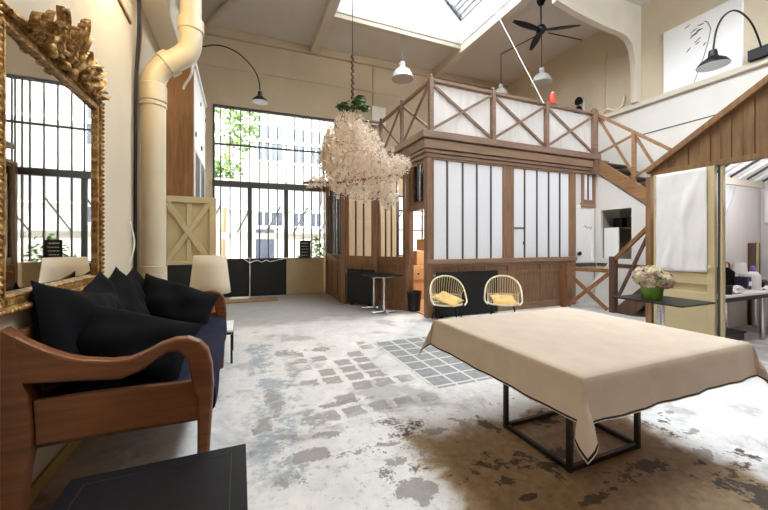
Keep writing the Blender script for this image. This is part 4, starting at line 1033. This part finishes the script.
MB().lathe([(0, 0), (.02, 0), (.028, .02), (0, .035)], (XG - .046, dy0 + .035, 1.1), 12, 0, Matrix.Rotation(-PI / 2, 3, 'Y')).build('door_knob', M['pipe'], dp, smooth=50)
sh0, sh1 = gx(709.5, 200).y, gx(659, 200).y
b = MB(); ztp, zbt = gx(709, 167).z - .01, gx(709, 272).z
def sheet(u, v):
    y = sh1 + (sh0 - sh1) * u; z = ztp + (zbt - ztp) * v
    w = .012 * math.sin(u * 21 + v * 3) * (.3 + v * .5) + .018 * math.exp(-((u - .9 + v * .75) / .1) ** 2) * (1 - v * .3) + .015 * math.exp(-((u - .62 + v * .1) / .06) ** 2) * v + .006 * math.sin(v * 14 + u * 5)
    return Vector((XG - .058 - max(0, w) - .002 * (u > 2), y, z - .012 * math.sin(u * PI) * v))
b.grid(sheet, 40, 40)
tag(b.build('sheet', M['sheet'], None, loc=(XG - .06, 2.7, zbt), smooth=179, solid=.003), 'white cotton sheet hung over the upper half of the cream booth door', 'sheet')

# desk inside the booth with its clutter
dk = thing('desk', 'long white-topped desk with metal legs inside the gabled booth', 'desk', (6.6, 2.75, 0))
DZ = .70; dyf = onZ(740, 294.8, DZ).y
MB().box(5.62, 8.0, dyf, ya - .1, DZ - .03, DZ).build('desk_top', M['white'], dk, bevel=.003)
MB().box(5.66, 7.96, dyf + .02, dyf + .04, DZ - .09, DZ - .031).build('apron', M['frame'], dk)
for x in (5.75, onZ(760, 339, 0).x, 7.9):
    for y in (dyf + .06, ya - .16): MB().tube([(x, y, 0), (x, y, DZ - .03)], .03, 12).build('leg', M['chrome'], dk, smooth=40)
def on_desk(px, back): 
    a, c = ray(px); Y = dyf + back; return Vector((a * Y / c, Y, DZ + .001))
def ditem(name, px, back, mk, lab, cat, group=None):
    p = on_desk(px, back); t = thing(name, lab, cat, p, group); mk(p, t); return t
def mk_lamp(p, t):
    MB().lathe([(0, 0), (.06, 0), (.06, .015), (.012, .03), (.012, .22), (0, .22)], p, 16).build('base', M['white'], t, smooth=40)
    MB().lathe([(.1, .2), (.075, .38), (.07, .38), (.095, .2)], p, 20).build('lamp_shade', M['shade' if 0 else 'paper'], t, smooth=40)
ditem('desk_lamp', 739.5, .5, mk_lamp, 'small white lamp at the back of the cluttered booth desk', 'lamp')
def mk_bag(p, t):
    MB().prism([p + Vector(v) for v in ((-.13, -.06, 0), (.13, -.06, 0), (.15, -.06, .26), (-.05, -.06, .33), (-.13, -.06, .3))], (0, .14, 0)).build('body', M['black'], t, bevel=.02)
    MB().tube(spline([p + Vector((-.08, -.02, .3)), p + Vector((-.05, -.03, .4)), p + Vector((.03, -.03, .38)), p + Vector((.06, -.02, .28))], 6), .012, 6).build('strap', M['copper'], t, smooth=60)
ditem('bag', 725.5, .42, mk_bag, 'slumped black bag at the left end of the booth desk', 'bag')
def mk_box(sx_, sy_, sz_, m): 
    def f(p, t):
        MB().box(p.x - sx_ / 2, p.x + sx_ / 2, p.y - sy_ / 2, p.y + sy_ / 2, p.z, p.z + sz_).build('body', M[m], t, bevel=.006)
        MB().box(p.x - sx_ * .3, p.x + sx_ * .3, p.y - sy_ / 2 - .004, p.y - sy_ / 2 - .001, p.z + sz_ * .3, p.z + sz_ * .65).build('label_patch', M['paper'], t)
    return f
def mk_pot(p, t): MB().lathe([(0, 0), (.075, 0), (.085, .12), (.078, .125), (.068, .02), (0, .02)], p, 20).build('body', M['blk'], t, smooth=40)
ditem('pen_pot', 724.5, .12, mk_pot, 'squat black pot at the front left of the booth desk', 'pot')
ditem('box', 744, .28, mk_box(.2, .15, .19, 'inkblue'), 'dark blue box with pale patch at the middle of the booth desk', 'box')
def mk_bottle(p, t):
    MB().lathe([(0, 0), (.085, 0), (.088, .02), (.086, .2), (.06, .25), (.03, .27), (0, .27)], p, 20).build('body', M['paper'], t, smooth=40)
    MB().lathe([(.034, .27), (.036, .28), (.03, .34), (.012, .36), (0, .36)], p, 16).build('cap', M['violet'], t, smooth=40)
ditem('bottle', 753, .22, mk_bottle, 'white bottle with violet cap on the booth desk', 'bottle')
def mk_box2(p, t):
    b = MB(); b.box(p.x - .09, p.x + .09, p.y - .08, p.y + .08, p.z, p.z + .12); b.build('body', M['blkm'], t, bevel=.01)
    MB().box(p.x - .06, p.x + .06, p.y - .06, p.y + .06, p.z + .121, p.z + .14).build('lid', M['bars'], t, bevel=.006)
ditem('tin', 759.5, .2, mk_box2, 'dark tin beside the violet-capped bottle on the booth desk', 'tin')
def mk_paper(seed):
    def f(p, t):
        r = random.Random(seed); b = MB()
        def fn(u, v): return p + Vector(((u - .5) * .24, (v - .5) * .17, .012 + .05 * noise.noise(Vector((u * 4 + seed, v * 4, 0))) + .05 * math.sin(PI * u) * math.sin(PI * v)))
        b.grid(fn, 10, 8); b.build('paper', M['paper'], t, solid=.003, smooth=50)
    return f
ditem('crumpled_paper', 732, .13, mk_paper(2), 'crumpled white paper beside the squat black pot', 'paper', 'white papers on the booth desk')
ditem('crumpled_paper', 736.5, .28, mk_paper(5), 'crumpled white paper just in front of the small white lamp', 'paper', 'white papers on the booth desk')
ditem('crumpled_paper', 766, .12, mk_paper(8), 'white paper at the right edge of the booth desk', 'paper', 'white papers on the booth desk')
bp = onY(753, 243, ya - .1)
wp = thing('wooden_board', 'tall dark wooden board leaning on the booth wall behind the desk', 'board', (bp.x + .2, ya - .07, 0))
MB().box(bp.x, bp.x + .32, ya - .075, ya - .035, 0, bp.z).build('board', M['stairdk'], wp, bevel=.004); MB().box(bp.x + .17, bp.x + .22, ya - .095, ya - .076, 0, bp.z + .02).build('batten', M['cream'], wp)
kb = onZ(734, 331, 0)
tr_ = thing('storage_box', 'dark grey flat box on the floor under the booth desk', 'box', (6.2, 2.8, 0))
MB().box(5.95, 6.75, 2.62, 3.0, 0, .1).build('body', M['bars'], tr_, bevel=.01); MB().box(5.93, 6.77, 2.6, 3.02, .101, .125).build('lid', M['frame'], tr_, bevel=.006)

# black pedestal table with hydrangea pot
pt = thing('pedestal_table', 'small square black-topped pedestal table before the cream booth door', 'table', (4.53, 2.48, 0))
MB().box(4.22, 4.85, 2.12, 2.85, .728, .746).build('table_top', M['blk'], pt, bevel=.003)
MB().tube([(4.53, 2.48, .03), (4.53, 2.48, .728)], .036, 18).build('pedestal', M['chrome'], pt, smooth=40)
MB().lathe([(0, 0), (.2, 0), (.2, .012), (.05, .03), (0, .03)], (4.53, 2.48, 0), 28).build('foot', M['chrome'], pt, smooth=40)
fp = onZ(652, 299.5, .746)
hy = thing('potted_hydrangea', 'pink and green hydrangea in a lime green pot on the black pedestal table', 'plant', (fp.x, fp.y, .746))
MB().lathe([(0, 0), (.092, 0), (.096, .01), (.112, .17), (.106, .17), (.09, .02), (0, .02)], (fp.x, fp.y, .747), 28).build('pot', M['green'], hy, smooth=40)
rnd = random.Random(9)
for i, (dx_, dz, dy_, r) in enumerate(((-.14, .29, 0, .1), (-.04, .34, -.03, .11), (.07, .33, .02, .1), (.15, .27, 0, .095), (.0, .27, -.1, .1), (-.09, .25, -.06, .09), (.1, .24, -.06, .09), (.0, .32, .1, .11))):
    b = MB(); r *= .9; dx_ *= .9; c = Vector((fp.x + dx_ * C, fp.y - dx_ * S + dy_, .746 + dz * .87))
    for k in range(130):
        d = Vector((rnd.gauss(0, 1), rnd.gauss(0, 1), rnd.gauss(0, 1))).normalized(); p = c + d * r * rnd.uniform(.85, 1.05); u = d.orthogonal().normalized(); u = Matrix.Rotation(rnd.uniform(0, 6), 3, d) @ u; w = d.cross(u); s = .022
        b.add([p, p + u * s + d * .006, p + (u + w) * s * .8, p + w * s + d * .006, p - u * s + d * .006, p - (u + w) * s * .8, p - w * s + d * .006], [(0, 1, 2, 3), (0, 4, 5, 6)])
    b.lathe([(0, -r * .85), (r * .6, -r * .6), (r * .85, 0), (r * .6, r * .6), (0, r * .85)], c, 10)
    b.build('flower_head', M['hyd'], hy)
b = MB(); leaves(b, [((fp.x, fp.y, .98), (.17, .15, .06))], 40, .06, rnd); b.build('leaf_cluster', M['leaf'], hy)

# ================================================================ PICTURE, LAMPS, FAN, CABLES
XP = XR - .03
c0, c1 = onX(664, 60, XP), onX(743, 60, XP); pz0 = 4.615; pz1 = onX(664, 33, XP).z
pc = thing('picture', 'large white framed ink drawing standing on the ledge of the right wall', 'picture', (XP, 3.7, pz0))
MB().box(XP - .02, XR - .003, c1.y, c0.y, pz0, pz1).build('frame', M['picture'], pc, bevel=.004)
MB().box(XP - .022, XP - .0205, c1.y + .04, c0.y - .04, pz0 + .04, pz1 - .04).build('print', M['picture'], pc)
q = MB(); 
def stroke(px0, py0, px1, py1, w): a, e = onX(px0, py0, XP - .024), onX(px1, py1, XP - .024); MB().tube([a, (a + e) / 2, e], [w * .3, w, w * .3], 5).build('ink_stroke', M['ink'], pc)
for s_ in ((684.5, 29, 690.5, 24.5), (698, 26, 704, 23), (691, 33, 697, 28), (693, 35, 701, 29), (690, 39, 695, 34), (696, 31, 703, 28), (697, 40, 701, 37), (695, 45, 700, 41), (686, 53, 691, 47), (703, 46, 706, 42), (691, 36, 698, 33), (694, 43, 698, 40)): stroke(*s_, .011)
q = MB(); q.tube([onX(x, y, XP - .024) for x, y in ((704, 21), (708, 22), (711, 29), (708, 42), (704, 56), (698, 72), (693, 85))], .006, 5); q.build('stem_line', M['bars'], pc)
def enamel_shade(p, r, h, root, m='blkm'):
    MB().lathe([(r, 0), (r * .99, .012), (r * .8, h * .28), (r * .36, h * .52), (r * .3, h * .6), (r * .24, h * .95), (r * .1, h), (0, h)], p, 32).build('lamp_shade', M[m], root, smooth=35)
    MB().lathe([(0, -.002), (r * .985, -.002), (r * .985, .004), (0, .004)], p, 32).build('reflector', M['enamel'], root, smooth=35)
al = thing('wall_lamp', 'black arc wall lamp with enamel shade over the white picture on the right', 'lamp', (8.4, 3.0, 4.62))
bs = onX(761, 55, 8.42); shp = at(713, 66, 5.3)
MB().box(8.3, 8.42, bs.y - .2, bs.y + .13, 4.615, 4.80).build('bracket', M['blkm'], al, bevel=.006)
pts = [at(x, y, d) for x, y, d in ((763, 54, 5.98), (759, 40, 5.95), (752, 24, 5.85), (743, 14, 5.7), (733, 10.5, 5.55), (723, 17, 5.4), (716.5, 30, 5.32), (714, 44, 5.3), (713.3, 52, 5.3))]
MB().tube(spline(pts, 6), .014, 8).build('arm', M['blkm'], al, smooth=60)
enamel_shade(shp, .2, .25, al)
a2 = thing('wall_lamp', 'black arc wall lamp with small shade above the big window at left', 'lamp', (XL, 7.5, 5.6))
Y2 = 7.4
pts = [Vector((XL + .02, Y2, onY(201, 48, Y2).z - .05))] + [onY(x, y, Y2) for x, y in ((203, 46.5), (214, 45), (226, 47), (238, 53), (248, 62), (255, 71), (259, 81), (260, 90))]
MB().tube(spline(pts, 6), .012, 8).build('arm', M['blkm'], a2, smooth=60)
MB().lathe([(0, 0), (.06, 0), (.06, .02), (0, .02)], (XL + .001, Y2, pts[0].z), 16, 0, Matrix.Rotation(PI / 2, 3, 'Y')).build('wall_plate', M['blkm'], a2)
enamel_shade(onY(260, 102, Y2), .155, .22, a2)
def pendant(px, py, d, w, lab, cordtop=None):
    p = at(px, py, d); t = thing('pendant_lamp', lab, 'lamp', p, 'pale enamel pendant lamps'); r = w / 2; h = r * 1.15
    MB().lathe([(r, 0), (r * .98, .02), (r * .93, h * .3), (r * .72, h * .62), (r * .36, h * .85), (r * .28, h * .92), (r * .26, h * 1.3), (r * .12, h * 1.36), (0, h * 1.36)], p, 32).build('lamp_shade', M['enamel'], t, smooth=35)
    MB().lathe([(0, .03), (r * .9, .03), (r * .9, .035), (0, .035)], p, 32).build('diffuser', M['paper'], t)
    MB().tube([p + Vector((0, 0, h * 1.36)), Vector((p.x, p.y, (cordtop or ZC - .01)))], .012, 6).build('cord', M['bars'], t, smooth=60)
    return p
pendant(402.5, 79, 8.85, .56, 'pale enamel pendant lamp hanging left of the balustrade corner', ZC - .12)
q2 = pendant(501, 96, 9.9, .44, 'pale enamel pendant lamp half hidden behind the balustrade')
q3 = pendant(541.5, 83, 8.9, .5, 'pale enamel pendant lamp hanging below the black ceiling fan')
fh = at(541, 29, 7.7); fn_ = thing('ceiling_fan', 'black three-bladed ceiling fan on a short rod', 'fan', (fh.x, fh.y, ZC))
MB().lathe([(0, -.12), (.05, -.12), (.09, -.04), (.09, 0), (0, 0)], (fh.x, fh.y, ZC - .003), 20).build('canopy', M['blkm'], fn_, smooth=40)
MB().tube([(fh.x, fh.y, fh.z), (fh.x, fh.y, ZC - .1)], .014, 8).build('rod', M['frame'], fn_, smooth=60)
MB().lathe([(0, -.1), (.06, -.1), (.1, -.05), (.11, 0), (.08, .06), (.03, .1), (0, .1)], fh, 20).build('motor', M['blkm'], fn_, smooth=40)
for a in (R(-35), R(60), R(181)):
    d = Vector((math.cos(a), math.sin(a), 0)); s_ = Vector((-d.y, d.x, 0)); q = MB()
    q.grid(lambda u, v: fh + Vector((0, 0, -.03)) + d * (.08 + .72 * v) + s_ * ((u - .5) * (.04 + .11 * math.sin(PI * (.15 + .8 * v)))) + Vector((0, 0, (u - .5) * .02)), 6, 14)
    q.build('blade', M['blkm'], fn_, smooth=60, solid=.012)
def conduit(name, pts, lab, r=.012, m='bars'): return tag(MB().tube(pts, r, 6).build(name, M[m], None, loc=pts[0], smooth=60), lab, 'cable')
zc = ZC - .02
conduit('ceiling_conduit', [Vector((q2.x, q2.y, zc)), Vector((q3.x, q3.y, zc))], 'thin dark conduit on the ceiling between the two rear pendant lamps')
conduit('ceiling_conduit', [onZ(548, 33, zc), onZ(582, 40, zc)], 'thin dark conduit on the ceiling beside the black fan')
conduit('stay_rod', [onX(495, 10, SK[1] - .005), at(543.5, 103, 6.85)], 'long white stay rod from the skylight edge down to the balustrade', .009, 'white')
# things on the deck and back wall
wpn = onB(379, 117); bw = thing('white_board', 'small white board on the back wall behind the flower chandelier', 'board', wpn)
MB().box(wpn.x - .24, wpn.x + .2, BY(wpn.x) - .05, BY(wpn.x) - .01, onB(379, 126).z, onB(379, 107.5).z).build('panel', M['paper'], bw, bevel=.004); MB().box(wpn.x - .26, wpn.x + .22, BY(wpn.x) - .06, BY(wpn.x) - .012, onB(379, 128).z, onB(379, 126.3).z).build('ledge', M['rail'], bw)
conduit('wall_conduit', [onB(373, 107) + Vector((0, -.03, 0)), onB(373, 64) + Vector((0, -.03, 0))], 'thin conduit running up the back wall from the small white board', .018, 'wallback')
rx = onY(552.5, 100, YB).x
t = thing('canister', 'small orange-red canister standing on the deck handrail', 'canister', (rx, YB, RT + .01))
MB().lathe([(0, 0), (.06, 0), (.065, .02), (.065, .2), (.04, .235), (0, .24)], (rx, YB, RT + .011), 18).build('body', M['red'], t, smooth=40)
MB().lathe([(0, .235), (.03, .235), (.03, .26), (0, .262)], (rx, YB, RT + .011), 14).build('cap', M['paper'], t, smooth=40)
sp = onX(580, 106, XR - .1); t = thing('twin_spotlight', 'black and white twin spotlight on the right wall above the deck', 'spotlight', sp)
MB().box(XR - .05, XR - .003, sp.y - .06, sp.y + .06, sp.z - .22, sp.z + .2).build('back_plate', M['white'], t)
for dz in (.12, -.12): MB().lathe([(.06, 0), (.11, .12), (.1, .12), (0, .1)], (XR - .051, sp.y, sp.z + dz), 16, 0, Matrix.Rotation(-PI / 2, 3, 'Y')).build('lamp_head', M['blkm'], t, smooth=40)
p0 = onX(601, 113, XR - .15); MB_ = MB()
t = thing('rope_coil', 'pale coil of rope and hooks along the right wall ledge', 'rope', (XR - .1, 5.4, 4.62))
MB().tube(spline([(XR - .08, 6.3, 4.63), (XR - .09, 6.1, 4.66), (XR - .07, 5.95, 4.64), (XR - .1, 5.8, 4.72), (XR - .07, 5.65, 4.64), (XR - .08, 5.45, 4.66), (XR - .06, 5.4, 4.9)], 6), .025, 8).build('rope', M['wick'], t, smooth=60)
conduit('wall_cable', [Vector((XR - .015, 5.9, 4.62)), Vector((XR - .015, 5.9, 5.9)), Vector((XR - .015, 5.85, 6.2))], 'thin cream cable running up the right wall beside the beam', .01, 'wallback')

# ---------------------------------------------------------------- dried flower chandelier
fc = at(353, 150, 5.3)
fl = thing('flower_chandelier', 'hanging chandelier of pale dried flowers with green leaves at its top', 'chandelier', fc)
MB().tube([at(352.5, 100, 5.3), Vector((at(352.5, 100, 5.3).x, at(352.5, 100, 5.3).y, ZC - .002))], .006, 6).build('cord', M['frame'], fl, smooth=60)
q = MB(); a = at(352.5, 108, 5.3); e = at(352.5, 55, 5.3)
pts = [a + (e - a) * (i / 30) + Vector((.012 * math.sin(i * 1.9), .012 * math.cos(i * 1.9), 0)) for i in range(31)]
q.tube(pts, .02, 6); q.build('twisted_vine', M['stairdk'], fl, smooth=60)
rnd = random.Random(2); b = MB()
leaves(b, [(tuple(at(352, 106, 5.3)), (.16, .12, .06)), (tuple(at(343, 108, 5.3)), (.10, .1, .04)), (tuple(at(359, 103, 5.25)), (.08, .08, .1)), (tuple(at(363, 108, 5.25)), (.08, .08, .05))], 110, .07, rnd)
b.build('foliage', M['leaf'], fl)
blobs_ = [(351, 120, 11, 10), (348, 132, 16, 14), (358, 134, 15, 14), (347, 148, 20, 16), (362, 150, 20, 16), (352, 165, 26, 16), (340, 160, 16, 14), (372, 162, 20, 14), (386, 168, 15, 13), (396, 163, 10, 8), (358, 182, 24, 12), (378, 184, 13, 12), (340, 180, 16, 8), (326, 181, 10, 5), (362, 195, 14, 8), (387, 192, 8, 10), (388, 202, 6, 6), (345, 190, 9, 7), (316, 183, 8, 3), (402, 168, 5, 6), (330, 165, 8, 10)]
blobs = [(350, 118, 13, 9), (346, 131, 18, 14), (359, 133, 18, 14), (342, 147, 22, 16), (363, 149, 24, 17), (352, 164, 32, 17), (336, 160, 18, 16), (376, 161, 24, 15), (389, 168, 18, 14), (399, 164, 12, 9), (356, 181, 28, 13), (380, 184, 16, 13), (336, 180, 20, 8), (322, 182, 14, 5), (362, 194, 17, 9), (388, 193, 11, 12), (388, 203, 8, 8), (343, 190, 12, 9), (314, 184, 9, 4), (404, 167, 7, 8), (328, 163, 11, 13), (330, 145, 9, 12)]
pts = []
for px, py, rx, rz in blobs:
    c = at(px, py, 5.3); k = 5.3 / FPX; r_ = rx * k
    pts.append((tuple(c), (r_, r_ * .95, rz * k)))
b = MB(); tot = sum(p[1][0] * p[1][2] for p in pts)
for c, r in pts:
    n_ = int(4300 * r[0] * r[2] / tot)
    for _ in range(n_):
        d = Vector((rnd.gauss(0, 1), rnd.gauss(0, 1), rnd.gauss(0, 1))).normalized() * (rnd.random() ** .4)
        p = Vector(c) + Vector((d.x * r[0], d.y * r[1], d.z * r[2]))
        ax = Vector((rnd.gauss(0, 1), rnd.gauss(0, 1), rnd.gauss(0, 1))).normalized(); u = ax.orthogonal().normalized(); s = rnd.uniform(.018, .044)
        for j in range(4):
            u2 = Matrix.Rotation(j * 1.57 + rnd.uniform(-.3, .3), 3, ax) @ u; w2_ = ax.cross(u2)
            b.add([p, p + u2 * s * .6 + w2_ * s * .35 + ax * s * .2, p + u2 * s + ax * s * .45, p + u2 * s * .6 - w2_ * s * .35 + ax * s * .2], [(0, 1, 2, 3)])
bl = b.build('dried_blossom', M['dried'], fl); bl['kind'] = 'stuff'
q = MB()
for _ in range(150):
    c, r = rnd.choice(pts); p = Vector(c) + Vector((rnd.uniform(-1, 1) * r[0], rnd.uniform(-1, 1) * r[1], rnd.uniform(-.6, 1) * r[2])); d = Vector((rnd.gauss(0, .5), rnd.gauss(0, .5), rnd.gauss(-.3, .8))).normalized() * rnd.uniform(.08, .28)
    q.tube([p, p + d * .5 + Vector((0, 0, .02)), p + d], [.005, .004, .002], 4)
tw = q.build('twig', M['cabd'], fl); tw['kind'] = 'stuff'
MB().tube(spline([at(303, 183, 5.3), at(316, 182, 5.3), at(332, 183, 5.3), at(360, 180, 5.3), at(392, 176, 5.3)], 5), .022, 7).build('branch', M['cabd'], fl, smooth=60)
for px, y0_, y1_ in ((322, 140, 205), (330, 133, 196), (337, 125, 190)):
    MB().tube(spline([at(px + 6, y0_ - 12, 5.3), at(px, y0_ + 10, 5.28), at(px + 1, (y0_ + y1_) / 2, 5.3), at(px - 1, y1_, 5.3)], 6), .009, 6).build('hanging_stem', M['pine'], fl, smooth=60)

# ---------------------------------------------------------------- small things by the window
sg = onB(305, 249); sgn = thing('chalk_sign', 'small black chalk sign with white lines of writing hung on the big window', 'sign', (sg.x, BY(sg.x) - .03, sg.z))
s0, s1 = onB(299.5, 257), onB(310.5, 240.5); ys = BY(sg.x) - .02
MB().box(s0.x, s1.x, ys - .02, ys, s0.z, s1.z).build('board', M['blk'], sgn, bevel=.003)
q = MB()
for i in range(5):
    z = s1.z - .09 - i * .08; x = s0.x + .05
    while x < s1.x - .07: w = rnd.uniform(.015, .05); q.box(x, min(x + w, s1.x - .05), ys - .024, ys - .0205, z, z + .018 + .01 * (i == 0)); x += w + .014
q.build('chalk_writing', M['paper'], sgn)
MB().box(s0.x - .02, s1.x + .02, ys - .03, ys + .03, s0.z - .03, s0.z - .002).build('ledge', M['bars'], sgn)
gl = []
for px, py in ((244, 259), (247, 261), (250, 262.5), (254, 261), (258, 260.5), (262, 262), (266, 260), (270, 261.5), (275, 260.5), (280, 259.5), (286, 258.5)): p = onB(px, py); gl.append(Vector((p.x, BY(p.x) - .03, p.z)))
tag(MB().tube(spline(gl, 4), .012, 5).build('white_garland', M['paper'], None, loc=gl[0], smooth=60), 'thin white garland strung along the top of the black lower doors', 'garland')
m0 = onZ(214, 301, 0); m1 = onZ(276, 297, 0)
tag(MB().box(-.6, m1.x, 8.75, 9.35, .001, .018).build('doormat', M['mat'], None, loc=(0, 9, 0)), 'brown coir doormat before the black lower doors', 'doormat')
pm = onZ(240, 297, .02); tag(MB().prism([(pm.x - .25, 9.2, .02), (pm.x + .2, 9.22, .02), (pm.x + .22, 9.45, .02), (pm.x - .2, 9.5, .02)], (0, 0, .025)).build('folded_cloth', M['paper'], None, loc=(pm.x, 9.3, .02), bevel=.008), 'folded white cloth lying against the black lower doors', 'cloth')

# ================================================================ LIGHT
W = bpy.data.worlds.new('world'); scene.world = W; W.use_nodes = True
bg = W.node_tree.nodes['Background']; bg.inputs[0].default_value = (.93, .97, 1, 1); bg.inputs[1].default_value = WORLD
def portal(name, loc, rot, sx_, sy_):
    l = bpy.data.lights.new(name, 'AREA'); l.shape = 'RECTANGLE'; l.size = sx_; l.size_y = sy_; l.cycles.is_portal = True
    o = bpy.data.objects.new(name, l); col.objects.link(o); o.location = loc; o.rotation_euler = rot
portal('skylight_portal', ((SK[0] + SK[1]) / 2, (SK[2] + SK[3]) / 2, 9.05), (0, 0, 0), 3.7, 10.5)
portal('window_portal', ((WU0 + WU1) / 2, 10.0, 2.96), (-PI / 2, 0, 0), 3.4, 4)
portal('added_window_portal', (6.25, -1.75, 5.7), (PI / 2, 0, 0), 4.3, 2.0)  # daylight portal of the added high window
def area(name, loc, rot, sx_, sy_, e, c=(1, 1, 1)):
    l = bpy.data.lights.new(name, 'AREA'); l.shape = 'RECTANGLE'; l.size = sx_; l.size_y = sy_; l.energy = e; l.color = c
    o = bpy.data.objects.new(name, l); col.objects.link(o); o.location = loc; o.rotation_euler = rot; return o
def point(name, loc, e, c=(1, 1, 1), r=.1):
    l = bpy.data.lights.new(name, 'POINT'); l.energy = e; l.color = c; l.shadow_soft_size = r
    o = bpy.data.objects.new(name, l); col.objects.link(o); o.location = loc; return o
point('cabin_ceiling_lamp', (4.4, 6.9, 2.7), 60, (1, .95, .87), .15)
point('booth_fill', (7.0, 2.2, 2.3), 11, (.95, .95, 1), .12)  # added fill light without a fixture, brightens the desk inside the booth
point('wall_uplight', (-.85, 3.45, 3.78), 12, (1, .75, .4), .08)
c_ = scene.cycles
c_.use_denoising = True; c_.max_bounces = 10; c_.diffuse_bounces = 6; c_.transparent_max_bounces = 16; c_.caustics_reflective = False; c_.caustics_refractive = False
c_.sample_clamp_indirect = 8
v = scene.view_settings; v.view_transform = 'Standard'; v.look = 'None'; v.exposure = EXPO; v.gamma = 1; v.use_curve_mapping = False
